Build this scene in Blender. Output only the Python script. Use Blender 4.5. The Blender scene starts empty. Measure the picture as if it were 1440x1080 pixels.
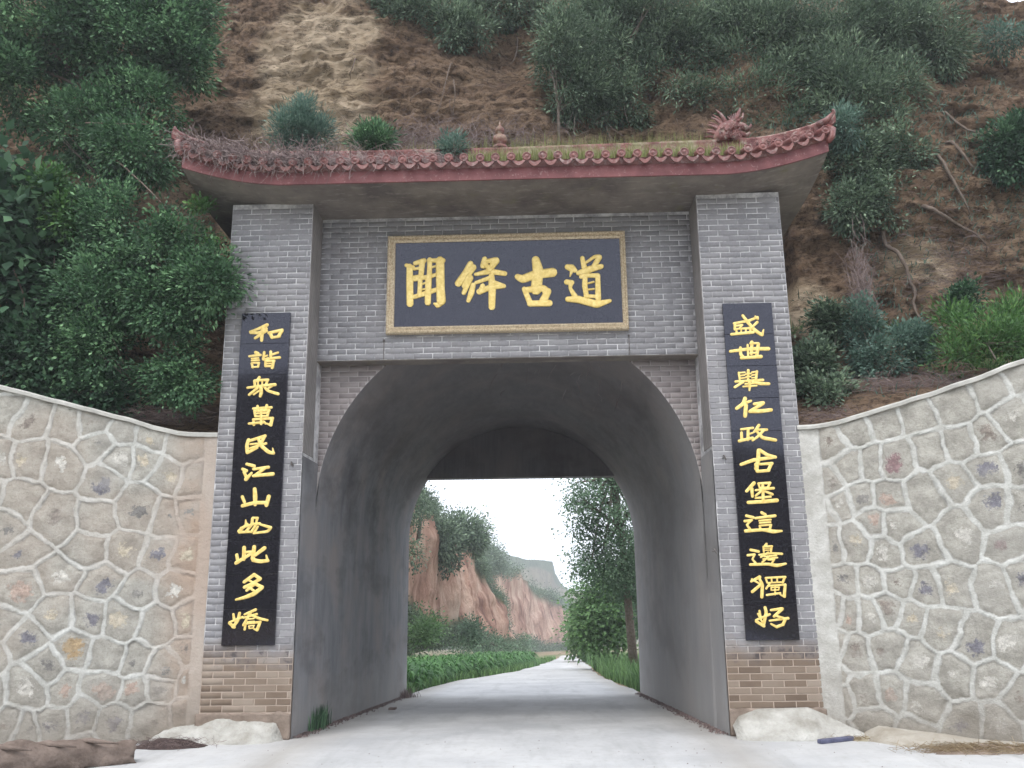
import bpy, math, random
import numpy as np
from mathutils import Matrix, Vector
R = math.radians
sc = bpy.context.scene
col = sc.collection
random.seed(7)

# ---------------------------------------------------------------- camera
FPX = 1218.6
cam_d = bpy.data.cameras.new('camera')
cam_d.sensor_fit = 'HORIZONTAL'; cam_d.sensor_width = 36.0; cam_d.lens = FPX/1440*36.0
cam_d.clip_start = 0.05; cam_d.clip_end = 6000
cam = bpy.data.objects.new('camera', cam_d); col.objects.link(cam)
PITCH, YAW, ROLL, CAMH = R(13.269), R(1.553), R(-0.679), 1.642
_f = np.array([-math.sin(YAW)*math.cos(PITCH), math.cos(YAW)*math.cos(PITCH), math.sin(PITCH)])
_r0 = np.array([math.cos(YAW), math.sin(YAW), 0.0]); _u0 = np.cross(_r0, _f)
_r = _r0*math.cos(ROLL)+_u0*math.sin(ROLL); _u = -_r0*math.sin(ROLL)+_u0*math.cos(ROLL)
cam.matrix_world = Matrix(((_r[0], _u[0], -_f[0], 0), (_r[1], _u[1], -_f[1], 0), (_r[2], _u[2], -_f[2], CAMH), (0, 0, 0, 1)))
sc.camera = cam
CC = np.array([0, 0, CAMH])
def at(x, y, Y):                     # a measured picture point on the upright plane at distance Y
    d = _f+_r*(x-720)/FPX-_u*(y-540)/FPX
    return CC+d*(Y/d[1])
def on_ground(x, y, z=0.0):
    d = _f+_r*(x-720)/FPX-_u*(y-540)/FPX
    return CC+d*((z-CAMH)/d[2])

# ---------------------------------------------------------------- sky, sun, exposure
SUN_EL, SUN_ROT = R(58), R(200)
world = bpy.data.worlds.new("World"); sc.world = world; world.use_nodes = True
wn = world.node_tree.nodes; wl = world.node_tree.links; wn.clear()
sky = wn.new('ShaderNodeTexSky'); sky.sky_type = 'NISHITA'; sky.sun_disc = False
sky.sun_elevation = SUN_EL; sky.sun_rotation = SUN_ROT; sky.air_density = 1.0; sky.dust_density = 4.0; sky.ozone_density = 1.0
hs = wn.new('ShaderNodeHueSaturation'); hs.inputs['Saturation'].default_value = 0.30; hs.inputs['Value'].default_value = 1.0
tcw = wn.new('ShaderNodeTexCoord'); nw = wn.new('ShaderNodeTexNoise'); nw.inputs['Scale'].default_value = 2.2; nw.inputs['Detail'].default_value = 5
rw = wn.new('ShaderNodeMapRange'); rw.inputs['From Min'].default_value = .3; rw.inputs['From Max'].default_value = .7; rw.inputs['To Min'].default_value = .9; rw.inputs['To Max'].default_value = 1.12
mw = wn.new('ShaderNodeVectorMath'); mw.operation = 'SCALE'
mixw = wn.new('ShaderNodeMix'); mixw.data_type = 'RGBA'; mixw.inputs['Factor'].default_value = .62; mixw.inputs['B'].default_value = (15.2, 16.0, 17.6, 1)
bg = wn.new('ShaderNodeBackground'); bg.inputs['Strength'].default_value = 0.14
wo = wn.new('ShaderNodeOutputWorld')
wl.new(sky.outputs[0], hs.inputs['Color']); wl.new(hs.outputs[0], mixw.inputs['A'])
wl.new(tcw.outputs['Generated'], nw.inputs['Vector']); wl.new(nw.outputs['Fac'], rw.inputs['Value'])
wl.new(mixw.outputs['Result'], mw.inputs[0]); wl.new(rw.outputs[0], mw.inputs['Scale'])
wl.new(mw.outputs[0], bg.inputs['Color']); wl.new(bg.outputs[0], wo.inputs[0])
sun_d = bpy.data.lights.new('sun', 'SUN'); sun_d.energy = 1.0; sun_d.angle = R(25); sun_d.color = (1, .96, .9)
sun = bpy.data.objects.new('sun', sun_d); col.objects.link(sun)
# Nishita rotation is clockwise from +Y seen from above
sdir = Vector((math.sin(SUN_ROT)*math.cos(SUN_EL), math.cos(SUN_ROT)*math.cos(SUN_EL), math.sin(SUN_EL)))
sun.rotation_euler = sdir.to_track_quat('Z', 'Y').to_euler()
vs = sc.view_settings; vs.view_transform = 'Standard'; vs.look = 'None'; vs.gamma = 1.0; vs.use_curve_mapping = False
vs.exposure = 0.50
sc.cycles.max_bounces = 7; sc.cycles.diffuse_bounces = 4; sc.cycles.transparent_max_bounces = 8
sc.cycles.volume_bounces = 0; sc.cycles.volume_max_steps = 64

# ---------------------------------------------------------------- numeric helpers
def _h(ix, iy, iz, s):
    n = (ix*374761393+iy*668265263+iz*2147483647+s*974634777) & 0xffffffff
    n = ((n ^ (n >> 13))*1274126177) & 0xffffffff
    return ((n ^ (n >> 16)) & 0xffff)/65535.0
def vnoise(P, s=0):
    P = np.asarray(P, float); i = np.floor(P).astype(np.int64); f = P-i; f = f*f*(3-2*f)
    o = 0
    for a in (0, 1):
        for b in (0, 1):
            for c in (0, 1):
                w = (f[..., 0] if a else 1-f[..., 0])*(f[..., 1] if b else 1-f[..., 1])*(f[..., 2] if c else 1-f[..., 2])
                o = o+w*_h(i[..., 0]+a, i[..., 1]+b, i[..., 2]+c, s)
    return o*2-1
def fbm(P, o=4, s=0, g=.5, l=2.03):
    P = np.asarray(P, float); t = 0; a = 1
    for k in range(o):
        t = t+a*vnoise(P*(l**k)+17.3*k, s+k); a *= g
    return t
def sstep(a, b, x):
    t = np.clip((x-a)/(b-a), 0, 1); return t*t*(3-2*t)

def mesh_np(name, V, F, mat, parent=None, smooth=True, attrs=None, link=True):
    V = np.asarray(V, np.float32); F = np.asarray(F, np.int32); k = F.shape[1]
    m = bpy.data.meshes.new(name); m.vertices.add(len(V)); m.vertices.foreach_set('co', V.ravel())
    m.loops.add(F.size); m.loops.foreach_set('vertex_index', F.ravel())
    m.polygons.add(len(F)); m.polygons.foreach_set('loop_start', np.arange(0, F.size, k, dtype=np.int32))
    m.polygons.foreach_set('loop_total', np.full(len(F), k, np.int32))
    m.update(calc_edges=True); m.validate()
    if smooth: m.polygons.foreach_set('use_smooth', np.ones(len(m.polygons), bool))
    for an, av in (attrs or {}).items():
        av = np.asarray(av, np.float32)
        if av.ndim == 1: a = m.attributes.new(an, 'FLOAT', 'POINT'); a.data.foreach_set('value', av)
        else:
            a = m.attributes.new(an, 'FLOAT_COLOR', 'POINT'); a.data.foreach_set('color', np.hstack([av, np.ones((len(av), 1), np.float32)]).ravel())
    m.materials.append(mat)
    o = bpy.data.objects.new(name, m)
    if link: col.objects.link(o)
    if parent: o.parent = parent
    return o

class MB:                                # collects polygons, builds one mesh
    def __init__(s): s.v = []; s.f = []
    def add(s, v, f):
        b = len(s.v); s.v += [tuple(map(float, p)) for p in v]; s.f += [tuple(i+b for i in q) for q in f]; return s
    def box(s, a, b, bev=0):
        x0, y0, z0 = a; x1, y1, z1 = b
        return s.add([(x0, y0, z0), (x1, y0, z0), (x1, y1, z0), (x0, y1, z0), (x0, y0, z1), (x1, y0, z1), (x1, y1, z1), (x0, y1, z1)],
                     [(0, 3, 2, 1), (4, 5, 6, 7), (0, 1, 5, 4), (1, 2, 6, 5), (2, 3, 7, 6), (3, 0, 4, 7)])
    def tube(s, pts, rad, n=8, cap=True, squash=None):
        pts = [Vector(p) for p in pts]
        rad = [rad]*len(pts) if not hasattr(rad, '__len__') else rad
        vs_ = []; up = Vector((0, 0, 1)); prev = None
        for i, p in enumerate(pts):
            t = (pts[min(i+1, len(pts)-1)]-pts[max(i-1, 0)]).normalized()
            a = (prev if prev is not None else (up if abs(t.z) < .9 else Vector((1, 0, 0))))
            a = (a-t*a.dot(t)).normalized(); prev = a; b = t.cross(a)
            for k in range(n):
                q = 2*math.pi*k/n; vs_.append(p+(a*math.cos(q)+b*math.sin(q))*rad[i])
        fs = []
        for i in range(len(pts)-1):
            for k in range(n): fs.append((i*n+k, i*n+(k+1) % n, (i+1)*n+(k+1) % n, (i+1)*n+k))
        if cap:
            fs.append(tuple(range(n-1, -1, -1))); fs.append(tuple((len(pts)-1)*n+k for k in range(n)))
        return s.add(vs_, fs)
    def lathe(s, prof, c, n=20):         # profile (r, z) about a vertical axis at c
        vs_ = []; fs = []
        for r, z in prof:
            for k in range(n):
                q = 2*math.pi*k/n; vs_.append((c[0]+r*math.cos(q), c[1]+r*math.sin(q), c[2]+z))
        for i in range(len(prof)-1):
            for k in range(n): fs.append((i*n+k, i*n+(k+1) % n, (i+1)*n+(k+1) % n, (i+1)*n+k))
        return s.add(vs_, fs)
    def build(s, name, mat, parent=None, smooth=False, bevel=0, seg=1):
        m = bpy.data.meshes.new(name); m.from_pydata(s.v, [], s.f); m.update(); m.materials.append(mat)
        if smooth: m.polygons.foreach_set('use_smooth', [True]*len(m.polygons))
        o = bpy.data.objects.new(name, m); col.objects.link(o)
        if parent: o.parent = parent
        if bevel:
            md = o.modifiers.new('bevel', 'BEVEL'); md.width = bevel; md.segments = seg; md.limit_method = 'ANGLE'
        return o
def thing(name, label, cat, loc=(0, 0, 0), group=None):
    o = bpy.data.objects.new(name, None); col.objects.link(o); o.location = loc; o.empty_display_size = .2
    o['label'] = label; o['category'] = cat
    if group: o['group'] = group
    bpy.context.view_layer.update()
    return o
def tag(o, label, cat, group=None):
    o['label'] = label; o['category'] = cat
    if group: o['group'] = group
    return o
def adopt(parent, *obs):                 # geometry is written in world metres; keep it there under a moved Empty
    for o in obs:
        o.parent = parent; o.matrix_parent_inverse = Matrix.Translation(parent.location).inverted()
def struct(o): o['kind'] = 'structure'; return o

# ---------------------------------------------------------------- materials
class MT:
    def __init__(s, name, rough=.8, spec=.3):
        s.m = bpy.data.materials.new(name); s.m.use_nodes = True; s.t = s.m.node_tree; s.n = s.t.nodes; s.l = s.t.links
        s.b = s.n['Principled BSDF']; s.b.inputs['Roughness'].default_value = rough; s.b.inputs['Specular IOR Level'].default_value = spec
        s.co = None
    def pos(s, obj=False):
        k = 'Object' if obj else 'Position'
        if obj: return s.n.new('ShaderNodeTexCoord').outputs['Object']
        if s.co is None: s.co = s.n.new('ShaderNodeNewGeometry')
        return s.co.outputs['Position']
    def scale(s, v, sc_):
        n = s.n.new('ShaderNodeMapping'); n.inputs['Scale'].default_value = sc_; s.l.new(v, n.inputs['Vector']); return n.outputs[0]
    def noise(s, scale, detail=4, rough=.55, vec=None, dist=0):
        n = s.n.new('ShaderNodeTexNoise'); n.inputs['Scale'].default_value = scale; n.inputs['Detail'].default_value = detail
        n.inputs['Roughness'].default_value = rough; n.inputs['Distortion'].default_value = dist
        s.l.new(vec if vec is not None else s.pos(), n.inputs['Vector']); return n.outputs['Fac']
    def ramp(s, v, stops):
        n = s.n.new('ShaderNodeValToRGB'); e = n.color_ramp.elements
        while len(e) < len(stops): e.new(.5)
        for el, (p, c) in zip(e, stops):
            el.position = p; el.color = (c, c, c, 1) if not hasattr(c, '__len__') else (*c, 1)
        s.l.new(v, n.inputs[0]); return n.outputs[0]
    def mix(s, f, a, b, mode='MIX'):
        n = s.n.new('ShaderNodeMix'); n.data_type = 'RGBA'; n.blend_type = mode
        for sock, v in ((n.inputs['Factor'], f), (n.inputs['A'], a), (n.inputs['B'], b)):
            if hasattr(v, 'is_output') or isinstance(v, bpy.types.NodeSocket): s.l.new(v, sock)
            elif hasattr(v, '__len__'): sock.default_value = (*v, 1)
            else: sock.default_value = v if sock == n.inputs['Factor'] else (v, v, v, 1)
        return n.outputs['Result']
    def math(s, op, a, b=0.0, c=0.0, clamp=False):
        n = s.n.new('ShaderNodeMath'); n.operation = op; n.use_clamp = clamp
        for i, v in enumerate((a, b, c)):
            if isinstance(v, bpy.types.NodeSocket): s.l.new(v, n.inputs[i])
            else: n.inputs[i].default_value = v
        return n.outputs[0]
    def range(s, v, a, b, c=0., d=1.):
        n = s.n.new('ShaderNodeMapRange'); s.l.new(v, n.inputs['Value'])
        for k, q in zip(('From Min', 'From Max', 'To Min', 'To Max'), (a, b, c, d)): n.inputs[k].default_value = q
        return n.outputs[0]
    def xyz(s, v=None):
        n = s.n.new('ShaderNodeSeparateXYZ'); s.l.new(v if v is not None else s.pos(), n.inputs[0]); return n.outputs
    def attr(s, name, colr=False):
        n = s.n.new('ShaderNodeAttribute'); n.attribute_name = name; return n.outputs['Color' if colr else 'Fac']
    def rnd(s): return s.n.new('ShaderNodeObjectInfo').outputs['Random']
    def color(s, v):
        if isinstance(v, bpy.types.NodeSocket): s.l.new(v, s.b.inputs['Base Color'])
        else: s.b.inputs['Base Color'].default_value = (*v, 1)
        return s
    def bump(s, h, strength=.4, dist=.01):
        n = s.n.new('ShaderNodeBump'); n.inputs['Strength'].default_value = strength; n.inputs['Distance'].default_value = dist
        s.l.new(h, n.inputs['Height']); s.l.new(n.outputs[0], s.b.inputs['Normal']); return s
    def roughv(s, v): s.l.new(v, s.b.inputs['Roughness']); return s

def simple(name, c1, c2, scale=6, rough=.8, spec=.3, bump=.3, bd=.01, detail=5):
    m = MT(name, rough, spec); f = m.noise(scale, detail, .6)
    m.color(m.mix(m.ramp(f, [(.3, 0), (.7, 1)]), c1, c2)); m.bump(m.noise(scale*6, 4), bump, bd); return m.m

# bricks: each one slightly different; the foot of the pillars is stained brown by mud and soot
m = MT('grey_brick', .85, .25)
rr = m.math('FRACT', m.math('ADD', m.rnd(), m.attr('rnd')))
base = m.ramp(rr, [(0, (.160, .158, .166)), (.35, (.190, .187, .195)), (.7, (.215, .212, .220)), (1, (.25, .246, .252))])
n1 = m.noise(2.2, 5, .6); base = m.mix(m.ramp(n1, [(.35, 0), (.7, .35)]), base, (.26, .235, .235))
n2 = m.noise(40, 3, .6); base = m.mix(m.range(n2, .3, .7, 0, .35), base, (.30, .30, .31))
z = m.xyz()
zz = m.math('ADD', z[2], m.math('MULTIPLY', m.noise(3.1, 3), .5))
st = m.ramp(zz, [(0.0, 1), (.999, 1)])
stain = m.range(zz, 1.02, 1.36, 1, 0)
browns = m.ramp(m.math('ADD', m.math('MULTIPLY', rr, .5), m.math('MULTIPLY', n1, .6)), [(.15, (.105, .075, .055)), (.45, (.18, .135, .10)), (.8, (.28, .23, .185))])
base = m.mix(stain, base, browns)
soot = m.math('MULTIPLY', m.range(m.noise(7, 4, .7), .52, .62), m.math('MULTIPLY', m.range(z[2], .75, .85), m.range(z[2], 1.0, .95)), clamp=True)
base = m.mix(m.math('MULTIPLY', soot, .75), base, (.05, .045, .05))
m.color(base); m.bump(m.noise(90, 3), .35, .004); M_BRICK = m.m
m = MT('spandrel_brick', .9, .2)
rr = m.math('FRACT', m.math('ADD', m.rnd(), m.attr('rnd')))
base = m.ramp(rr, [(0, (.17, .15, .15)), (.5, (.21, .18, .175)), (1, (.25, .22, .215))])
m.color(m.mix(m.range(m.noise(2.5, 5), .35, .7), base, (.27, .24, .23))); m.bump(m.noise(80, 3), .4, .005); M_BRICK2 = m.m
m = MT('white_mortar', .9, .2)
zm = m.math('ADD', m.xyz()[2], m.math('MULTIPLY', m.noise(3.1, 3), .5))
c = m.mix(m.range(m.noise(5, 6, .7), .42, .6), (.27, .265, .27), (.58, .57, .57))
c = m.mix(m.range(zm, 1.12, 1.28, 1, 0), c, (.42, .34, .28)); m.color(c); M_MORTAR = m.m
M_MORTAR2 = simple('pale_mortar', (.30, .27, .26), (.40, .37, .355), 4)

# tunnel concrete: blue grey, vertical trowel streaks, paler and dusty toward the ground
m = MT('tunnel_plaster', .8, .3)
v = m.scale(m.pos(), (3, .8, .35)); s1 = m.noise(3, 6, .6, v); s2 = m.noise(1.1, 5, .6)
v3 = m.scale(m.pos(), (14, 14, .8)); s3 = m.noise(2, 4, .6, v3)
c = m.mix(m.range(s1, .3, .7), (.115, .12, .135), (.225, .222, .228)); c = m.mix(m.range(s2, .45, .7), c, (.23, .205, .195))
c = m.mix(m.range(s3, .45, .75, 0, .45), c, (.27, .27, .28))
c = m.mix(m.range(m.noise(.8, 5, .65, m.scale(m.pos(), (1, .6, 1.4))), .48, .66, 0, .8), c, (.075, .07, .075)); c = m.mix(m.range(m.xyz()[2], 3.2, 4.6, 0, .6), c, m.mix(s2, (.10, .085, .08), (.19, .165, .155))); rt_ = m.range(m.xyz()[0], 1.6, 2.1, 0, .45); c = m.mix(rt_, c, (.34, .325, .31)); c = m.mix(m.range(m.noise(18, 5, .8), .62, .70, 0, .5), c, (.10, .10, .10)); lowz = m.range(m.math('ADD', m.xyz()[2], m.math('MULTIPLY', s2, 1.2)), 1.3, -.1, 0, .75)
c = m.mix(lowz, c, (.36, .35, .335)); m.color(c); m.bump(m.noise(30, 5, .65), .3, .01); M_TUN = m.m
m = MT('pillar_side_plaster', .9, .2)
wv = m.n.new('ShaderNodeTexWave'); wv.wave_type = 'BANDS'; wv.bands_direction = 'DIAGONAL'; wv.inputs['Scale'].default_value = 5; wv.inputs['Distortion'].default_value = 6; wv.inputs['Detail'].default_value = 3
m.l.new(m.pos(), wv.inputs['Vector'])
c = m.mix(m.range(m.noise(3, 5), .3, .7), (.19, .175, .165), (.27, .25, .24)); c = m.mix(m.math('MULTIPLY', wv.outputs['Fac'], .35), c, (.13, .12, .12)); m.color(c); m.bump(wv.outputs['Fac'], .3, .01); M_SIDE = m.m
m = MT('cornice_concrete', .9, .2)
c = m.mix(m.range(m.noise(1.6, 6, .65), .35, .65), (.10, .085, .078), (.20, .175, .15))
c = m.mix(m.range(m.noise(5, 5, .6, m.scale(m.pos(), (1, 2.5, 1))), .55, .72, 0, .6), c, (.30, .27, .24))
c = m.mix(m.range(m.noise(3, 4, .6), .6, .75, 0, .6), c, (.16, .15, .09)); m.color(c); m.bump(m.noise(22, 5), .4, .01); M_SOFFIT = m.m
m = MT('red_paint', .55, .3)
c = m.mix(m.range(m.noise(4, 5, .6), .35, .7), (.12, .036, .038), (.21, .075, .075)); c = m.mix(m.range(m.noise(30, 4, .7), .58, .7, 0, .5), c, (.42, .28, .26)); m.color(c); m.bump(m.noise(40, 4), .3, .005); M_RED = m.m
m = MT('glazed_tile', .45, .4)
c = m.mix(m.range(m.noise(7, 5, .65), .35, .62), (.085, .026, .024), (.20, .080, .070)); c = m.mix(m.range(m.noise(20, 4, .7), .5, .68, 0, .75), c, (.30, .25, .23))
c = m.mix(m.range(m.rnd(), 0, 1, 0, .4), c, (.20, .06, .05)); m.color(c); m.bump(m.noise(60, 3), .3, .004); M_TILE = m.m
m = MT('ridge_tile', .55, .4)
c = m.mix(m.range(m.noise(6, 5, .65), .38, .6), (.11, .030, .028), (.22, .085, .075)); c = m.mix(m.range(m.noise(13, 5, .7), .52, .68, 0, .8), c, (.36, .32, .27)); m.color(c); ms = m.math('MULTIPLY', m.math('MULTIPLY', m.range(m.xyz()[0], -.6, -.2), m.range(m.xyz()[0], 2.5, 2.1)), m.range(m.noise(5, 5, .7), .40, .58, 0, .85)); c = m.mix(ms, c, m.mix(m.range(m.noise(16, 4), .4, .6), (.20, .20, .09), (.30, .27, .17))); m.color(c); m.bump(m.noise(35, 5, .7), .8, .02); M_RIDGE = m.m
M_RIDGETOP = simple('pale_ridge_cap', (.42, .33, .28), (.52, .42, .36), 8)
m = MT('polished_black', .07, .55); m.b.inputs['Specular Tint'].default_value = (.80, .84, 1, 1); m.color(m.mix(m.range(m.noise(60, 3), .4, .8), (.009, .008, .011), (.018, .016, .022))); M_BLACK = m.m
m = MT('gold_leaf', .42, .5); m.b.inputs['Metallic'].default_value = .15
m.color(m.mix(m.range(m.noise(25, 4), .35, .7), (.70, .50, .13), (.90, .70, .26))); m.bump(m.noise(70, 3), .25, .004); M_GOLD = m.m
m = MT('dull_gold_frame', .5, .5); m.b.inputs['Metallic'].default_value = .2
m.color(m.mix(m.range(m.noise(45, 4), .35, .65), (.36, .27, .17), (.62, .52, .36))); M_FRAME = m.m
M_LIME = simple('white_lime_render', (.27, .255, .22), (.50, .49, .455), 4, .9, .2, .9, .03)
M_MUD = simple('brown_mud_plaster', (.15, .115, .09), (.28, .225, .185), 5, .95, .1, .6, .02)
m = MT('road_concrete', .85, .25)
c = m.mix(m.range(m.noise(.7, 6, .6), .35, .65), (.39, .392, .395), (.52, .52, .515)); c = m.mix(m.range(m.noise(9, 6, .7), .5, .75, 0, .5), c, (.34, .325, .30)); c = m.mix(m.range(m.noise(1.4, 6, .65, m.scale(m.pos(), (2.2, .35, 1))), .5, .72, 0, .55), c, (.30, .30, .295)); ej = m.range(m.math('ABSOLUTE', m.math('SUBTRACT', m.math('ABSOLUTE', m.math('ADD', m.xyz()[0], .35)), m.math('ADD', 2.05, m.math('MULTIPLY', m.noise(1.2, 4), .5)))), .0, .5, .5, 0); c = m.mix(ej, c, (.33, .30, .26))
c = m.mix(m.range(m.noise(60, 3, .6), .66, .72, 0, .5), c, (.16, .14, .12)); m.color(c); m.bump(m.noise(50, 5, .7), .3, .006); M_ROAD = m.m
m = MT('bare_earth', .95, .1)
c = m.mix(m.range(m.noise(1.2, 6, .65), .35, .65), (.21, .145, .095), (.33, .25, .17)); c = m.mix(m.range(m.noise(.15, 4), .45, .6), c, (.08, .12, .04)); m.color(c); m.bump(m.noise(20, 6, .7), .6, .03); M_EARTH = m.m
# loess: tan and rusty layers, crumbly
m = MT('loess', .95, .1)
p = m.pos(); lay = m.noise(1.0, 6, .65, m.scale(p, (.35, .35, 1.2))); big = m.noise(.42, 4, .55)
c = m.ramp(lay, [(.28, (.13, .082, .055)), (.45, (.26, .175, .115)), (.6, (.36, .25, .165)), (.78, (.48, .36, .245))])
c = m.mix(m.range(big, .54, .74), c, (.29, .205, .135)); c = m.mix(m.range(m.noise(3.2, 6, .7), .52, .68, 0, .55), c, (.13, .075, .055))
c = m.mix(m.range(m.noise(11, 5, .75), .50, .62, 0, .75), c, (.070, .050, .042))
ck = m.noise(3.2, 6, .7, m.scale(p, (.55, .55, 2.6)), .4); crk = m.range(m.math('ABSOLUTE', m.math('SUBTRACT', ck, .5)), .0, .016, .8, 0); pal = m.attr('pale'); c = m.mix(m.math('MULTIPLY', pal, .92), c, m.mix(m.range(lay, .35, .7), (.50, .38, .25), (.74, .60, .44)))
c = m.mix(crk, c, (.045, .028, .022)); m.color(c); vo = m.n.new('ShaderNodeTexVoronoi'); vo.inputs['Scale'].default_value = 4.2; m.l.new(m.scale(p, (1, 1, 1.7)), vo.inputs['Vector']); hh = m.math('ADD', m.math('MULTIPLY', vo.outputs['Distance'], .55), m.math('MULTIPLY', crk, -.5)); hh = m.math('ADD', hh, m.noise(9, 8, .78, m.scale(p, (1, 1, 2.6)), .6)); hh = m.math('ADD', hh, m.math('MULTIPLY', m.noise(34, 4, .75), .3)); m.bump(hh, 1.0, .15); M_LOESS = m.m
m = MT('red_cliff', .95, .1)
p = m.pos(); lay = m.noise(.45, 8, .68, m.scale(p, (1, 1, .28)))
c = m.ramp(lay, [(.34, (.20, .10, .075)), (.46, (.44, .25, .18)), (.56, (.60, .40, .30)), (.7, (.74, .58, .46))])
gr = m.attr('green'); c = m.mix(gr, c, m.mix(m.range(m.noise(.9, 6, .7), .35, .65), (.045, .075, .035), (.13, .17, .08)))
m.color(c); m.bump(m.noise(1.6, 8, .75, m.scale(p, (1, 1, .35))), 1.0, .8); M_CLIFF = m.m

def leafmat(name, c1, c2, c3, tr=.25):
    m = MT(name, .55, .3)
    t = m.attr('tint'); c = m.ramp(t, [(0, c1), (.55, c2), (1, c3)])
    m.color(c); m.b.inputs['Roughness'].default_value = .6
    tb = m.n.new('ShaderNodeBsdfTranslucent'); m.l.new(c, tb.inputs['Color'])
    mx = m.n.new('ShaderNodeMixShader'); mx.inputs[0].default_value = tr
    out = m.n['Material Output']; m.l.new(m.b.outputs[0], mx.inputs[1]); m.l.new(tb.outputs[0], mx.inputs[2]); m.l.new(mx.outputs[0], out.inputs[0])
    return m.m
L_DARK = leafmat('dark_leaf', (.020, .048, .027), (.050, .11, .058), (.15, .27, .14))
L_LOC = leafmat('locust_leaf', (.026, .062, .034), (.085, .18, .085), (.27, .46, .23))
L_BRIGHT = leafmat('young_leaf', (.04, .10, .03), (.08, .18, .05), (.17, .31, .09))
L_CON = leafmat('cypress_leaf', (.042, .072, .048), (.135, .195, .125), (.33, .43, .28))
L_GREY = leafmat('grey_green_leaf', (.07, .13, .10), (.12, .20, .155), (.20, .30, .23))
L_POP = leafmat('poplar_leaf', (.06, .11, .06), (.12, .21, .12), (.27, .40, .25))
L_POP2 = leafmat('light_green_leaf', (.07, .14, .055), (.13, .25, .09), (.24, .40, .15))
L_CORN = leafmat('corn_leaf', (.05, .13, .04), (.08, .20, .06), (.14, .30, .09))
L_GRASS = leafmat('roof_grass', (.16, .16, .06), (.20, .24, .07), (.30, .27, .13))
L_DRY = leafmat('dry_grass', (.12, .085, .080), (.19, .14, .135), (.30, .235, .21), .1)
L_STRAW = leafmat('straw', (.20, .14, .08), (.33, .25, .15), (.45, .37, .25), .1)
M_BARK = simple('bark', (.10, .08, .065), (.21, .18, .15), 14, .9, .2, .7, .01)
M_ROOT = simple('root_bark', (.10, .075, .06), (.21, .165, .135), 16, .9, .2, .7, .01)
M_LOG = simple('weathered_log', (.10, .075, .062), (.23, .18, .15), 5, .9, .2, .8, .02)
M_BLUE = simple('slate_blue_plastic', (.05, .055, .10), (.13, .135, .21), 8, .5, .4, .2)
M_METAL = simple('rusty_metal', (.05, .045, .04), (.14, .12, .11), 20, .6, .5)
M_SHARD = simple('brick_shard', (.13, .10, .09), (.22, .17, .15), 12)
M_DEBRIS = simple('dark_leaf_litter', (.055, .040, .040), (.13, .095, .085), 18, .95, .1, 1., .03)
# ---------------------------------------------------------------- measured data (metres)
SEEDL= [(2.45,3.77),(2.12,3.68),(1.72,3.61),(1.44,3.67),(1.37,3.37),(1.11,3.55),(0.75,3.48),(1.09,3.20),(0.85,3.21),(0.39,3.39),(0.54,3.02),(2.15,3.17),(1.75,3.12),(2.37,3.18),(1.27,2.92),(0.29,2.98),(2.18,2.68),(1.72,2.54),(1.29,2.54),(0.86,2.65),(0.51,2.54),(0.26,2.58),(2.30,2.37),(2.06,2.09),(1.65,1.83),(1.37,2.14),(0.97,2.08),(0.58,2.06),(0.30,2.04),(1.16,1.79),(0.73,1.66),(0.36,1.68),(2.04,1.68),(2.20,1.33),(1.94,1.12),(1.64,1.41),(1.28,1.40),(0.92,1.34),(0.55,1.25),(0.19,1.30),(0.19,0.96),(1.42,1.02),(1.70,0.84),(1.06,0.96),(0.75,0.87),(0.41,0.77),(1.50,0.62),(1.87,0.58),(1.06,0.59),(0.72,0.56),(0.45,0.58),(0.16,0.62),(2.06,0.19),(1.85,0.13),(1.60,0.22),(1.26,0.30),(0.91,0.22),(0.52,0.20),(2.30,0.52),(2.35,0.96)]
SEEDR= [(0.34,3.27),(0.65,3.38),(0.96,3.45),(1.30,3.49),(1.72,3.63),(2.09,3.75),(2.37,3.90),(0.55,2.99),(0.78,3.03),(1.05,3.03),(1.44,3.15),(1.75,3.21),(2.01,3.26),(2.27,3.40),(0.30,2.84),(0.23,2.49),(0.40,2.56),(0.65,2.60),(0.95,2.60),(1.31,2.62),(1.66,2.74),(1.99,2.86),(1.97,2.46),(2.24,2.45),(2.28,2.87),(0.25,2.11),(0.52,2.10),(0.77,2.30),(0.99,2.28),(0.84,1.98),(1.22,2.02),(1.63,2.15),(2.04,2.02),(0.35,1.66),(0.64,1.64),(0.95,1.65),(1.20,1.58),(1.49,1.63),(1.87,1.60),(2.17,1.65),(0.16,1.34),(0.35,1.29),(0.56,1.29),(0.77,1.36),(1.02,1.26),(1.30,1.16),(1.63,1.03),(1.97,0.99),(0.19,0.99),(0.42,0.91),(0.72,0.92),(1.05,0.79),(1.38,0.70),(1.72,0.65),(0.14,0.60),(0.23,0.37),(0.47,0.41),(0.73,0.42),(1.00,0.33),(1.40,0.16),(1.76,0.18),(1.98,0.41),(0.93,0.07),(0.55,0.21)]
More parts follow.
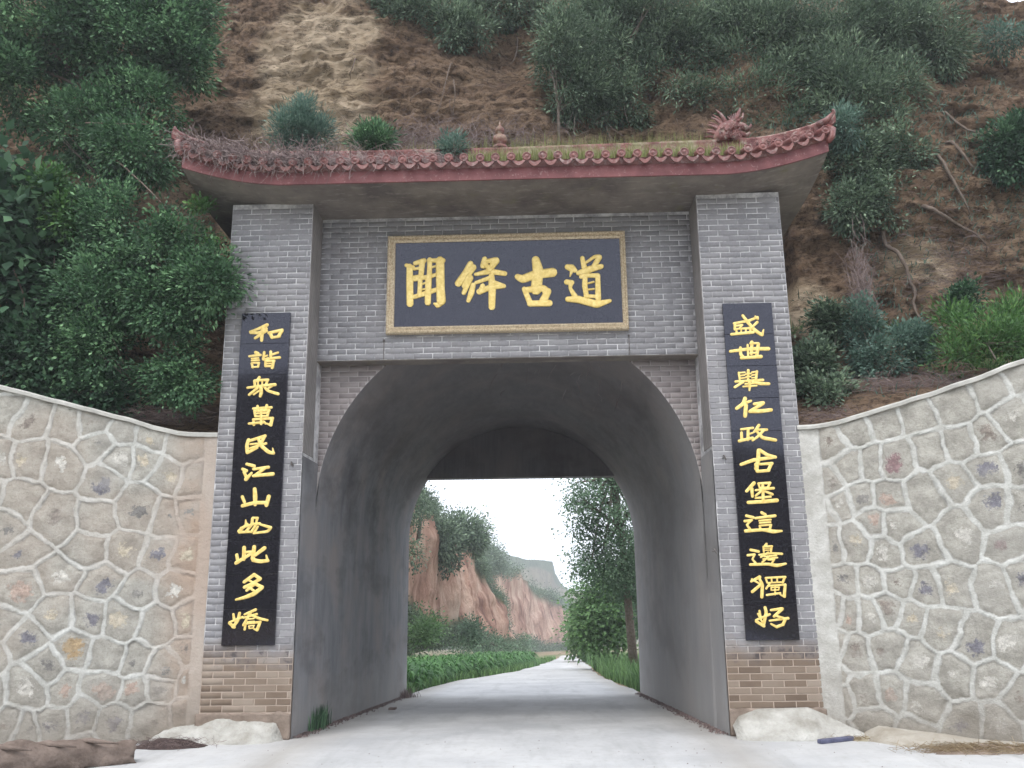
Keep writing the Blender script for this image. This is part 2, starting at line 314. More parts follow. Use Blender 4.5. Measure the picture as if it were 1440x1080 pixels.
MAIN =[
"-1646 5847 64 -1641 5651 74 -1632 5319 71|-1689 5865 42 -1598 5835 42|-1572 5890 48 -1451 5927 53|-1477 5916 64 -1495 5670 53|-1587 5807 28 -1481 5826 32|-1585 5689 42 -1490 5704 42|-1376 5936 53 -1379 5724 53|-1387 5925 42 -1196 5921 53|-1238 5922 90 -1230 5531 89 -1218 5354 94|-1202 5343 63 -1265 5295 58 -1312 5318 21|-1365 5824 23 -1269 5850 23|-1353 5701 42 -1269 5732 37|-1585 5661 42 -1437 5686 48 -1353 5706 42|-1500 5648 48 -1508 5438 47|-1390 5690 69 -1396 5331 63|-1478 5592 19 -1415 5613 19|-1477 5515 19 -1425 5524 19|-1576 5417 47 -1445 5459 53 -1272 5516 47",
"-830 5868 63 -883 5735 90 -994 5592 74|-793 5816 69 -867 5701 58|-830 5667 63 -920 5458 47|-794 5566 53 -820 5456 63 -859 5347 42|-846 5689 63 -909 5557 63|-640 5931 53 -661 5830 63|-603 5896 48 -497 5910 63|-487 5904 74 -572 5778 58|-645 5863 53 -582 5795 53|-762 5715 37 -572 5755 63 -372 5717 53|-757 5598 37 -562 5666 47|-551 5683 63 -542 5516 79 -549 5252 68|-715 5470 63 -573 5528 58 -384 5540 42|-531 5604 42 -384 5546 37|-668 5552 52 -699 5475 52",
"-205 5669 63 -137 5634 89 21 5692 94 263 5720 100|41 5903 84 70 5746 115 39 5481 115|-118 5496 52 -38 5285 62|-76 5484 63 133 5501 73 184 5445 83|195 5456 73 130 5325 83|-48 5291 62 212 5291 68",
"459 5793 58 517 5775 84 558 5741 52|516 5736 37 492 5659 13|443 5582 57 511 5570 57|500 5559 52 488 5493 36 547 5382 57|453 5340 57 588 5337 78 835 5261 78 1007 5306 36|662 5911 47 684 5777 58|713 5849 26 826 5930 37 883 5923 52|888 5917 58 788 5752 52|604 5701 52 746 5748 73 910 5788 52|639 5650 47 724 5698 42|691 5654 52 682 5522 57 699 5390 52|702 5665 42 859 5662 52|858 5656 52 853 5342 62|688 5379 42 828 5370 36|730 5554 19 803 5574 19|727 5466 19 800 5475 19",
]
CLEFT =[
"-3374 4921 35 -3491 4868 27 -3584 4835 24|-3576 4821 24 -3462 4819 30 -3378 4873 27|-3425 4888 32 -3432 4805 35 -3432 4719 29|-3447 4798 27 -3514 4751 27|-3421 4811 21 -3369 4842 21|-3334 4816 30 -3298 4753 32|-3344 4814 27 -3175 4848 30|-3179 4841 32 -3218 4766 32|-3304 4751 24 -3204 4765 24",
"-3501 4565 29 -3467 4550 27|-3576 4515 21 -3435 4529 24|-3543 4483 17 -3457 4488 17|-3542 4456 17 -3449 4461 17|-3540 4422 21 -3523 4367 21|-3540 4425 17 -3443 4427 17|-3447 4427 21 -3457 4373 21|-3530 4370 17 -3451 4377 17|-3388 4562 24 -3396 4474 24|-3398 4501 17 -3349 4521 17|-3396 4464 17 -3334 4489 17|-3308 4568 27 -3303 4485 24|-3312 4524 21 -3214 4555 21|-3299 4483 24 -3188 4490 24|-3320 4469 21 -3368 4443 19|-3368 4446 21 -3365 4384 21|-3368 4443 19 -3255 4448 24|-3262 4448 24 -3277 4360 29|-3359 4412 16 -3273 4417 16|-3364 4380 19 -3278 4383 19",
"-3432 4240 27 -3469 4190 21|-3493 4197 24 -3483 4136 24|-3487 4201 21 -3322 4206 26|-3328 4206 26 -3345 4144 24|-3447 4189 15 -3444 4138 15|-3394 4195 15 -3391 4137 15|-3574 4108 21 -3384 4132 24 -3229 4142 29|-3407 4121 32 -3397 4040 32 -3408 3998 26|-3448 4102 24 -3547 4019 24|-3433 4065 19 -3494 4022 18|-3367 4121 24 -3321 4066 24 -3187 4023 29|-3265 4125 19 -3335 4086 18",
"-3489 3844 21 -3261 3854 24|-3436 3874 24 -3433 3821 21|-3320 3881 26 -3334 3819 21|-3472 3815 21 -3454 3742 21|-3469 3812 21 -3285 3817 24|-3291 3817 24 -3307 3739 24|-3456 3779 16 -3306 3783 16|-3454 3742 17 -3304 3746 17|-3387 3820 21 -3377 3648 24|-3479 3709 21 -3468 3640 26|-3481 3706 21 -3237 3718 26|-3241 3718 29 -3259 3637 31|-3254 3629 26 -3305 3651 16|-3530 3654 21 -3352 3667 24|-3346 3680 16 -3321 3651 21",
"-3512 3440 26 -3320 3498 29|-3523 3453 31 -3541 3382 34 -3527 3303 36|-3326 3493 31 -3367 3405 29|-3496 3397 18 -3380 3405 18|-3529 3293 29 -3409 3353 23|-3494 3348 21 -3302 3404 23|-3403 3464 26 -3358 3372 34 -3263 3293 34 -3204 3283 29|-3204 3285 21 -3218 3344 10",
"-3528 3154 26 -3435 3127 31|-3576 3094 26 -3527 3071 31|-3557 3058 26 -3522 2993 28|-3526 2968 36 -3460 3044 21|-3442 3089 23 -3257 3111 28|-3298 3103 28 -3410 3017 28|-3438 3007 26 -3197 3027 34",
"-3413 2849 33 -3402 2762 41 -3396 2661 33|-3559 2758 28 -3530 2694 28|-3549 2648 33 -3404 2683 31 -3250 2681 31|-3235 2757 36 -3259 2652 36",
"-3502 2480 10 -3491 2423 26|-3478 2429 23 -3573 2347 31|-3568 2334 25 -3435 2337 20|-3419 2497 23 -3421 2422 26 -3486 2346 23|-3416 2503 18 -3357 2499 23|-3360 2496 23 -3368 2453 18|-3552 2384 20 -3402 2428 23 -3326 2436 20|-3370 2421 20 -3422 2335 23|-3332 2427 18 -3193 2384 28|-3193 2382 28 -3225 2338 25 -3396 2319 18|-3347 2399 18 -3386 2332 23",
"-3584 2068 28 -3562 1981 28|-3586 1973 33 -3401 2086 25|-3500 2153 33 -3496 2017 33|-3488 2095 23 -3412 2102 23|-3378 2160 33 -3387 2022 38|-3381 2004 35 -3295 1986 33 -3204 1995 28|-3209 1995 25 -3228 2059 13|-3253 2143 35 -3362 2061 28",
"-3359 1836 30 -3476 1752 28|-3348 1826 28 -3286 1786 30|-3289 1783 30 -3381 1729 28 -3469 1691 28|-3434 1778 18 -3382 1751 18|-3343 1731 28 -3439 1655 25|-3330 1722 28 -3255 1689 30|-3259 1685 33 -3349 1614 38 -3459 1573 30 -3560 1550 18|-3400 1681 20 -3348 1646 20",
"-3582 1385 20 -3565 1311 25|-3622 1285 25 -3561 1237 27|-3508 1396 25 -3524 1310 27 -3578 1240 25|-3623 1293 17 -3471 1351 20|-3320 1433 25 -3448 1381 17|-3460 1343 17 -3304 1382 22|-3377 1404 25 -3455 1260 20|-3360 1366 20 -3258 1329 22 -3173 1311 20|-3405 1327 12 -3333 1332 12|-3408 1297 12 -3331 1302 12|-3431 1274 20 -3437 1212 22|-3429 1276 17 -3254 1293 22|-3259 1293 25 -3288 1207 27|-3288 1201 22 -3329 1216 12|-3390 1249 11 -3326 1255 11|-3331 1254 11 -3337 1225 11|-3384 1223 11 -3337 1225 11|-3390 1249 11 -3382 1223 11",
]
CRIGHT =[
"2490 4820 22 2672 4849 25 2789 4895 22|2503 4817 25 2495 4741 22|2515 4787 17 2592 4797 19|2585 4793 19 2554 4750 17|2605 4919 25 2663 4828 30 2732 4732 33 2813 4668 30|2826 4662 28 2848 4730 11|2778 4828 25 2692 4747 19|2759 4902 19 2787 4872 22|2512 4744 19 2515 4693 19|2512 4747 19 2695 4754 22|2574 4742 14 2571 4692 14|2632 4744 14 2629 4698 14|2693 4755 22 2681 4697 19|2450 4678 25 2719 4699 28",
"2421 4460 27 2659 4488 30 2889 4484 36|2548 4505 25 2544 4412 30 2585 4375 27|2638 4539 19 2635 4381 19|2693 4574 30 2676 4423 27|2771 4548 30 2742 4408 30|2671 4556 19 2771 4558 19|2662 4431 19 2744 4436 19|2548 4372 27 2791 4385 33",
"2504 4188 19 2513 4083 19|2514 4185 15 2580 4190 15|2518 4149 14 2573 4155 14|2515 4114 14 2577 4120 14|2622 4214 25 2610 4098 22|2587 4166 14 2652 4173 14|2585 4127 14 2646 4134 14|2726 4198 22 2705 4085 22|2664 4187 16 2730 4195 16|2662 4153 14 2717 4160 14|2659 4118 14 2714 4124 14|2458 4075 22 2793 4089 24|2549 4068 24 2444 4005 24|2666 4066 22 2762 4042 30 2860 4040 27|2572 4042 16 2684 4049 16|2545 4009 16 2709 4019 16|2623 4086 27 2627 4013 24 2617 3961 16",
"2559 3863 35 2534 3798 35 2448 3740 30|2547 3802 27 2627 3831 22|2563 3777 35 2543 3645 35|2664 3791 27 2773 3803 32|2767 3792 30 2615 3706 30|2603 3698 30 2736 3701 35 2861 3713 32",
"2484 3481 21 2626 3497 21|2567 3477 24 2555 3354 27|2567 3420 16 2618 3435 16|2484 3440 24 2481 3349 27|2450 3339 27 2613 3374 24|2700 3527 27 2636 3446 21|2665 3473 19 2790 3471 24|2754 3466 24 2682 3393 24 2611 3342 19|2670 3448 21 2731 3372 32 2883 3342 29",
"2451 3054 27 2604 3106 32 2866 3138 27|2673 3223 32 2660 3108 35 2629 3001 37|2686 3223 32 2775 3163 29 2866 3136 29|2627 3054 29 2640 2971 32|2680 3054 21 2820 3062 27|2810 3054 29 2770 2978 29|2640 2968 27 2774 2977 27",
"2590 2830 32 2494 2735 26|2558 2763 29 2558 2671 24|2642 2820 19 2652 2773 17|2638 2824 19 2779 2829 24|2776 2827 24 2751 2777 18|2651 2770 16 2751 2777 16|2601 2744 18 2814 2765 24|2689 2799 24 2681 2620 26|2668 2733 21 2596 2678 18|2705 2732 18 2795 2694 24|2594 2651 18 2771 2665 21|2503 2600 29 2672 2607 32 2844 2621 34",
"2469 2445 24 2550 2423 26|2447 2382 24 2531 2392 21|2524 2392 21 2468 2338 18|2468 2338 18 2505 2281 24|2447 2267 29 2647 2279 26 2775 2255 34 2870 2262 18|2651 2479 26 2693 2455 24|2576 2415 21 2806 2440 26|2615 2384 16 2750 2395 17|2620 2358 16 2745 2365 16|2617 2325 18 2627 2279 18|2618 2328 16 2753 2336 18|2749 2334 21 2732 2284 21|2627 2283 14 2732 2290 14",
"2491 2048 23 2581 2028 23|2452 1987 21 2533 1994 21|2532 1991 16 2504 1942 16|2503 1939 16 2537 1896 21|2474 1879 23 2682 1883 25 2784 1864 30 2886 1885 18|2680 2114 21 2655 2089 16|2641 2084 15 2642 2021 15|2641 2084 15 2742 2088 17|2738 2086 16 2723 2020 16|2645 2063 10 2725 2066 10|2643 2042 10 2724 2043 10|2588 1990 17 2726 2007 18 2850 1998 21|2693 2018 14 2603 1963 16|2643 1969 14 2784 1980 15|2627 1940 14 2793 1956 15|2703 1975 14 2615 1906 16|2686 1930 13 2757 1936 14|2755 1934 14 2729 1898 16",
"2574 1738 27 2471 1688 20|2481 1713 18 2568 1660 16|2562 1729 21 2598 1650 27 2579 1511 27|2579 1651 23 2474 1571 25|2641 1723 16 2654 1672 16|2638 1726 16 2867 1734 20|2859 1728 20 2832 1670 18|2706 1722 13 2707 1677 13|2772 1724 13 2768 1676 13|2654 1670 14 2832 1676 14|2682 1663 16 2638 1605 18|2663 1636 15 2863 1647 18|2859 1647 23 2837 1516 27|2840 1512 23 2791 1535 11|2695 1616 11 2787 1620 11|2787 1620 11 2778 1587 11|2693 1586 11 2778 1589 11|2695 1616 11 2693 1586 11|2743 1637 14 2734 1537 15|2638 1532 18 2795 1553 18",
"2607 1393 25 2619 1340 27 2572 1195 27|2541 1357 18 2547 1285 20|2494 1240 23 2577 1189 27|2492 1253 18 2655 1317 20|2520 1324 16 2563 1230 16|2673 1363 20 2803 1379 25|2800 1373 25 2703 1293 23|2716 1303 18 2827 1263 25|2827 1261 25 2797 1201 25|2797 1201 22 2722 1176 25|2722 1176 22 2661 1210 16|2649 1246 16 2862 1271 23",
]

# ================================================================ large structure
P0, WL, WR, PW = 10.45, -2.866, 2.134, 1.06          # pillar face, inner faces, pillar width
YS, YA, YB = 10.95, 11.2, 19.4                      # sign wall, arch wall, far mouth
ZT, ZB, ZSP, RAD = 6.575, 4.585, 2.67, 2.5
XC = (WL+WR)/2
def road_z(y): return -0.0616*(np.clip(y, 10.45, 320)-10.45)

# ---- ground and road
xs = np.array([-1500, -400, -120, -60, -30, -15, -8, -4, 0, 4, 8, 15, 30, 60, 120, 400, 1500.])
ys = np.array([-1500, -200, -60, -30, -10, 0, 5, 10.45, 15, 19.4, 25, 32, 40, 50, 60, 70, 80, 100, 150, 250, 320, 500, 1500, 5000.])
X, Y = np.meshgrid(xs, ys); Z = road_z(Y)-.03-.02*(Y > 20)
nx = len(xs); F = [(j*nx+i, j*nx+i+1, (j+1)*nx+i+1, (j+1)*nx+i) for j in range(len(ys)-1) for i in range(nx-1)]
struct(mesh_np('ground', np.c_[X.ravel(), Y.ravel(), Z.ravel()], F, M_EARTH, smooth=False))
edge = []                                            # road: left and right edge stations
for (y, a, b) in [(-30, -9, 8), (0, -8.5, 7.5), (6, -7.5, 6.8), (9.0, -7, 6.3), (10.45, WL+.02, WR-.02), (15, WL+.02, WR-.02), (19.4, WL+.02, WR-.02)]:
    edge.append((a, b, y))
edge[3] = (-7, 6.3, 9.95)
for xl, yl, xr, yr, Yd in [(610, 0, 872, 0, 23.5), (650, 0, 848, 0, 28), (722, 0, 834, 0, 36), (757, 0, 827, 0, 47), (776, 0, 818, 0, 60), (786, 0, 812, 0, 74), (790, 0, 809, 0, 90)]:
    a = at(xl, 930, Yd)[0]; b = at(xr, 930, Yd)[0]; edge.append((a, b, Yd))
V = []; F = []
for k in range(len(edge)-1):
    (a0, b0, y0), (a1, b1, y1) = edge[k], edge[k+1]
    n = max(1, int(abs(y1-y0)/1.5)) if y0 > -1 else 2
    for q in range(n+(k == len(edge)-2)):
        t = q/n; V.append((a0+(a1-a0)*t, b0+(b1-b0)*t, y0+(y1-y0)*t))
VV = []; NC = 14
for a, b, y in V:
    for c in range(NC+1):
        t = c/NC; jl = .12*vnoise(np.array([[y*.9, 3.1, 0]]))[0]*(c == 0)*(y > 20)+.12*vnoise(np.array([[y*.9, 8.1, 0]]))[0]*(c == NC)*(y > 20)
        VV.append((a+(b-a)*t+jl, y, float(road_z(y))))
for j in range(len(V)-1):
    for i in range(NC): F.append((j*(NC+1)+i, j*(NC+1)+i+1, (j+1)*(NC+1)+i+1, (j+1)*(NC+1)+i))
struct(mesh_np('road', VV, F, M_ROAD, smooth=False))

# ---- the loess ridge the gate is cut through
def cliff_front(x, z):
    wall = np.where(x < XC, 10.62-.23*np.clip(-3.93-x, 0, 9), 10.62-.45*np.clip(x-3.2, 0, 4.5))
    shelf = np.where(x < XC, 3.3, 3.35)
    top = 12.1+.05*np.clip(x-3.2, 0, 8)
    t = sstep(shelf, shelf+1.6, z)
    y = wall+(top-wall)*t+.28*np.clip(z-4.4, 0, 99)+.03*np.clip(z-8, 0, 9)**1.5
    return y
xs = np.linspace(-13, 13, 620); 
prof = np.linspace(-.3, 14.6, 360)
X, Zp = np.meshgrid(xs, prof)
crest = 14.6-1.5*sstep(5.6, 8.2, X)+.25*fbm(np.stack([X*.8, X*0, X*0], -1), 3, 5)
Zc = -.3+(Zp+.3)/(14.9)*(crest+.3)
Y = cliff_front(X, Zc)
P = np.stack([X, Y, Zc], -1)
big = fbm(P*[.45, .45, .35], 4, 3); mid = fbm(P*[1.6, 1.6, 2.6], 4, 9); strat = fbm(P*[.5, .5, 5.0], 3, 21); fine = fbm(P*[6, 6, 9], 3, 31)
amp = sstep(3.4, 5.0, Zc)
ridg = 1-abs(fbm(P*[1.1, 1.1, .6], 3, 51))
bil = np.abs(fbm(P*[3.3, 3.3, 4.2], 4, 61)); crag = np.abs(fbm(P*[1.3, 1.3, 1.0], 4, 71, .6))
Y = Y+amp*(.40*big+.05*mid+.085*strat+.055*fine+.05*bil-.15*crag+.030*fbm(P*[13, 13, 18], 2, 81)-.02*np.abs(fbm(P*[2.2, 2.2, 7.5], 3, 83)))
Y += .9*np.exp(-((X+.3)/1.7)**2-((Zc-11.9)/1.4)**2)                         # hollow below the top
Y += 1.0*sstep(0, 1, 1-np.hypot((X+4.6)/1.3, (Zc-5.2)/2.0))                 # dark hollow beside the left pillar
Y += 2.6*sstep(0, .35, 1-np.hypot((X-3.62)/.62, (Zc-6.55)/.95)+.12*mid)                # dark gap beside the right pillar
Y = np.where((X > WL-PW+.1) & (X < WR+PW-.1) & (Zc < 6.4), np.maximum(Y, 12.25), Y)
pale = np.clip(sstep(.0, .45, 1-np.hypot((X+3.95)/1.45, (Zc-10.9)/2.7)+.25*mid)+sstep(.0, .5, 1-np.hypot((X-4.1)/.7, (Zc-5.75)/.75)+.2*mid)+.8*sstep(.1, .5, 1-np.hypot((X-.2)/.7, (Zc-8.4)/.8)+.3*mid)+.9*sstep(0, .5, 1-np.hypot((X-6.0)/.7, (Zc-6.5)/.45)+.3*mid), 0, 1)
V = np.stack([X, Y, Zc], -1).reshape(-1, 3); nx = len(xs); nz = len(prof)
F = []
i, j = np.meshgrid(np.arange(nx-1), np.arange(nz-1)); q = (j*nx+i)
xc_ = X[:-1, :-1]; zc_ = Zc[:-1, :-1]
keep = ~((xc_ > WL-.4) & (xc_ < WR+.3) & (zc_ < 5.4))
F = np.stack([q, q+1, q+1+nx, q+nx], -1)[keep]
base_n = len(V)
# plateau and rear face, with the far mouth left open
top_i = (nz-1)*nx+np.arange(nx); ex = []; EF = []
stations = [(.6, 0), (.8, 0)]
rows = [top_i]
prev_y = V[top_i, 1]; prev_z = V[top_i, 2]; pale_l = [pale.ravel()]
for r_ in range(26):
    if r_ < 6: yy = prev_y+(18.2-prev_y)*(r_+1)/6; zz = prev_z+.15*np.sin(xs+r_)
    else:
        t = (r_-5)/20; yy = np.full(nx, 18.2+1.15*t)+.12*vnoise(np.c_[xs, xs*0+r_, xs*0])*(t < .99); zz = prev_z*(1-t)+(-1.3)*t
    ex.append(np.c_[xs, yy, zz]); rows.append(base_n+r_*nx+np.arange(nx)); pale_l.append(np.zeros(nx))
for r_ in range(26):
    a, b = rows[r_], rows[r_+1]
    zm_ = ex[r_][:-1, 2]; k = ~((r_ >= 6) & (xs[:-1] > WL-.08) & (xs[:-1] < WR+.05) & (zm_ < 5.9))
    EF.append(np.stack([a[:-1], a[1:], b[1:], b[:-1]], -1)[k])
V = np.vstack([V]+ex); F = np.vstack([F]+EF)
CLIFF = struct(mesh_np('loess_cliff', V, F, M_LOESS, smooth=False, attrs={'pale': np.concatenate(pale_l)}))
def cliff_y(x, z):                                   # nearest grid height of the finished face
    i = int(np.clip(round((x+13)/26*619), 0, 619)); colz = Zc[:, i]; j = int(np.argmin(abs(colz-z))); return float(P_Y[j, i])
P_Y = V[:base_n, 1].reshape(nz, nx)

# ================================================================ the gateway
GATE = thing('gateway', 'grey brick gateway with red tiled roof and a vaulted road tunnel through the earth cliff', 'gateway', (XC, P0, 0))
def part(mb, name, mat, parent=None, **k):
    o = mb.build(name, mat, **k); adopt(parent or GATE, o) if (parent is None or parent.type == 'EMPTY') else sub(o, parent); return o
def sub(o, parent):
    o.parent = parent; bpy.context.view_layer.update() if False else None
    o.matrix_parent_inverse = (Matrix.Translation(root_loc(parent))).inverted() if False else Matrix.Identity(4)
    return o
def root_loc(o): return o.location
# a part keeps identity local coordinates, so its sub-parts share its frame
pl = part(MB().box((WL-PW, P0, -.05), (WL, 12.35, ZT+.02)), 'pillar', M_MORTAR)
pr = part(MB().box((WR, P0, -.05), (WR+PW, 12.35, ZT+.02)), 'pillar', M_MORTAR)
sw = part(MB().box((WL+.002, YS, ZB), (WR-.002, YA, ZT+.015)), 'sign_wall', M_MORTAR)
# spandrel wall with arch opening
def arc(n, r, y, a0=0, a1=math.pi, cz=ZSP): return [(XC+r*math.cos(a0+(a1-a0)*k/n), y, cz+r*math.sin(a0+(a1-a0)*k/n)) for k in range(n+1)]
m_ = MB(); n = 48; a = [p for p in arc(n, RAD, YA) if p[2] < ZB+.05]
for side in (1, -1):
    s_ = [p for p in a if (p[0]-XC)*side > 0]; s_.sort(key=lambda p: p[2]); v = []
    for p in s_: v += [p, (p[0], YA, ZB+.05)]
    sp = part(MB().add(v, [(2*k, 2*k+1, 2*k+3, 2*k+2) for k in range(len(s_)-1)]), 'spandrel', M_MORTAR2)
    if side < 0: sp_l = sp
    else: sp_r = sp
# beam underside edge: thin lip in the dark cornice concrete
part(MB().box((WL+.003, YS+.004, ZB-.012), (WR-.003, YA+.004, ZB-.001)), 'beam_soffit', M_SOFFIT)
# tunnel lining (walls + vault), thick enough to be a solid shell
ys = np.sort(np.r_[np.linspace(P0+.006, YB, 64), YA-.015, YA-.002])
V = []; F = []; ring = []
nv = 40
for y in ys:
    zf = float(road_z(y))-.05; pts = [(WL, zf), (WL, zf+(ZSP-zf)*.33), (WL, zf+(ZSP-zf)*.66)]
    pts += [(XC-RAD*math.cos(math.pi*k/nv), ZSP+RAD*math.sin(math.pi*k/nv)) for k in range(nv+1)]
    pts += [(WR, zf+(ZSP-zf)*.66), (WR, zf+(ZSP-zf)*.33), (WR, zf)]; ring.append([(x, y, z) for x, z in pts])
ny = len(ys); nr = len(ring[0]); A = np.array(ring); 
nn = (-.012-.022*np.abs(fbm(A*.9, 4, 77)))*np.where(A[..., 2] > ZSP+.2, sstep(YA+.02, YA+.9, A[..., 1]), 1)
dx = A[..., 0]-XC; dz = np.clip(A[..., 2]-ZSP, 0, None); L = np.hypot(dx, dz); A[..., 0] += dx/L*nn; A[..., 2] += dz/L*nn
keepq = []
for j in range(ny-1):
    for i in range(nr-1):
        if ys[j] < YA-.01 and (A[j, i, 2] > 3.42 or A[j, i+1, 2] > 3.42 or dz[j, i] > .8): continue
        if ys[j] < YA-.01 <= ys[j+1] and max(dz[j, i], dz[j, i+1]) > 0: continue
        keepq.append((j*nr+i, j*nr+i+1, (j+1)*nr+i+1, (j+1)*nr+i))
# the plaster also covers the inner flank of each pillar up to 3.4 m: straight there
for j in range(ny):
    if ys[j] < YA-.01:
        for i in range(nr):
            if A[j, i, 0] < XC: A[j, i, 0] = WL+.012
            else: A[j, i, 0] = WR-.012
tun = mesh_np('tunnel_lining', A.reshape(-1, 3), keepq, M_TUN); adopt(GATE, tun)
# rough plaster flank above
part(MB().box((WL-.001, P0+.004, 3.3), (WL+.008, YS, ZT)), 'pillar_flank', M_SIDE); part(MB().box((WR-.008, P0+.004, 3.3), (WR+.001, YS, ZT)), 'pillar_flank', M_SIDE)
# far lintel
m_ = MB(); a = [p for p in arc(60, RAD-.0, YB-.30) if p[2] >= 4.03]; b = [(p[0], YB+.02, p[2]) for p in a]; n = len(a)
part(m_.add(a+b, [tuple(range(n)), tuple(range(2*n-1, n-1, -1)), (0, n, 2*n-1, n-1)]), 'far_lintel', M_TUN)
# far mouth surround so no gap shows beside the lining
m_ = MB(); m_.box((WL-.9, YB-.5, -1.2), (WL-.13, YB+.05, 6.1)); m_.box((WR+.13, YB-.5, -1.2), (WR+.9, YB+.05, 6.1)); m_.box((WL-.13, YB-.5, 5.3), (WR+.13, YB+.05, 6.1))
part(m_, 'far_surround', M_TUN)

# ---- bricks
BL, BH = .2545, .0752
def brick_mesh(w, h, name='brick', mat=M_BRICK, d=.006):
    c = .004; x = w/2; zq = h/2
    v = [(-x, .002, -zq), (x, .002, -zq), (x, .002, zq), (-x, .002, zq), (-x+c, -d, -zq+c), (x-c, -d, -zq+c), (x-c, -d, zq-c), (-x+c, -d, zq-c)]
    f = [(4, 5, 6, 7), (0, 1, 5, 4), (1, 2, 6, 5), (2, 3, 7, 6), (3, 0, 4, 7)]
    return v, f
bricks = []
def lay(x0, x1, z0, z1, y, host, ok, mat, seed, cut=None):
    rg = random.Random(seed); k = 0; z = z0
    while z+BH*.6 < z1:
        off = (BL/2 if k % 2 else 0)+rg.uniform(-.01, .01); x = x0-off; h = min(BH, z1-z)-.0105; lim = cut(z+BH*.5) if cut else (x0, x1)
        while x < x1-.01:
            a = max(x, x0, lim[0]); b = min(x+BL, x1, lim[1])
            if b-a > .03 and ok((a+b)/2, z+BH/2, a, b):
                bricks.append(((a+b)/2, y-rg.uniform(0, .0015), z+BH/2, b-a-.0105, h, host, mat))
            x += BL
        z += BH; k += 1
lay(WL-PW, WL, .29, ZT, P0, pl, lambda x, z, a, b: not (1.06 < z < 5.05 and a > -3.69 and b < -3.09), M_BRICK, 1)
lay(WR, WR+PW, .29, ZT, P0, pr, lambda x, z, a, b: not (1.04 < z < 5.05 and a > 2.38 and b < 2.96), M_BRICK, 2)
lay(WL, WR, ZB, ZT, YS, sw, lambda x, z, a, b: not (4.97 < z < 6.26 and a > -1.9 and b < 1.2), M_BRICK, 3)
half = lambda z: math.sqrt(max(0, (RAD+.006)**2-(z-ZSP)**2))
lay(WL, XC, ZSP+.1, ZB, YA, sp_l, lambda x, z, a, b: True, M_BRICK2, 4, cut=lambda z: (-9, XC-half(z)))
lay(XC, WR, ZSP+.1, ZB, YA, sp_r, lambda x, z, a, b: True, M_BRICK2, 4, cut=lambda z: (XC+half(z), 9))
bricks.sort(key=lambda b: (b[0]**2+b[1]**2+(b[2]-CAMH)**2))
full = {}
def bmesh_shared(mat):
    if mat.name not in full:
        v, f = brick_mesh(1, 1); v, f = brick_mesh(BL-.0105, BH-.0105); me = bpy.data.meshes.new('brick'); me.from_pydata(v, [], f); me.materials.append(mat); full[mat.name] = me
    return full[mat.name]
for b in bricks[:300]:
    x, y, z, w, h, host, mat = b
    o = bpy.data.objects.new('brick', bmesh_shared(mat)); col.objects.link(o); o.parent = host
    o.location = (x, y, z); o.scale = (w/(BL-.0105), 1, h/(BH-.0105))
rest = {}
for b in bricks[300:]: rest.setdefault((b[5].name, b[6].name), []).append(b)
for key, lst in rest.items():
    V = []; F = []; T = []
    for x, y, z, w, h, host, mat in lst:
        v, f = brick_mesh(w, h); n0 = len(V); V += [(p[0]+x, p[1]+y, p[2]+z) for p in v]; F += [tuple(i+n0 for i in q) for q in f]; T += [random.random()]*8
    o = mesh_np('brick_courses', V, F, lst[0][6], smooth=False, attrs={'rnd': T}); o['kind'] = 'stuff'; o.parent = lst[0][5]
# foot of the pillars: mud plaster plinth
def rough_box(a, b, n, amp, seed, name, mat, parent=None):
    (x0, y0, z0), (x1, y1, z1) = a, b; nx_ = max(2, int((x1-x0)/n)); nz_ = max(2, int((z1-z0)/n)); V = []; F = []
    for j in range(nz_+1):
        for i in range(nx_+1): V.append((x0+(x1-x0)*i/nx_, y0, z0+(z1-z0)*j/nz_))
    V = np.array(V); V[:, 1] -= amp*(.5+.5*fbm(V*9, 3, seed)); 
    top = V[:, 2] > z1-1e-6; V[top, 2] += .02*fbm(V[top]*7, 3, seed+1)
    q = [(j*(nx_+1)+i, j*(nx_+1)+i+1, (j+1)*(nx_+1)+i+1, (j+1)*(nx_+1)+i) for j in range(nz_) for i in range(nx_)]
    # close back to the wall along the border
    nb = len(V); ring_ = [i for i in range(nx_+1)]+[j*(nx_+1)+nx_ for j in range(1, nz_+1)]+[nz_*(nx_+1)+i for i in range(nx_-1, -1, -1)]+[j*(nx_+1) for j in range(nz_-1, 0, -1)]
    V2 = np.vstack([V, np.c_[V[ring_, 0], np.full(len(ring_), y1), V[ring_, 2]]])
    for k in range(len(ring_)): k2 = (k+1) % len(ring_); q.append((ring_[k2], ring_[k], nb+k, nb+k2))
    o = mesh_np(name, V2, q, mat); 
    if parent: adopt(parent, o)
    return o
rough_box((WL-PW-.03, P0-.02, 0), (WL+.005, P0, .285), .025, .03, 5, 'plinth_plaster', M_MUD, GATE)
rough_box((WR-.005, P0-.02, 0), (WR+PW+.02, P0, .285), .025, .02, 6, 'plinth_plaster', M_MUD, GATE)

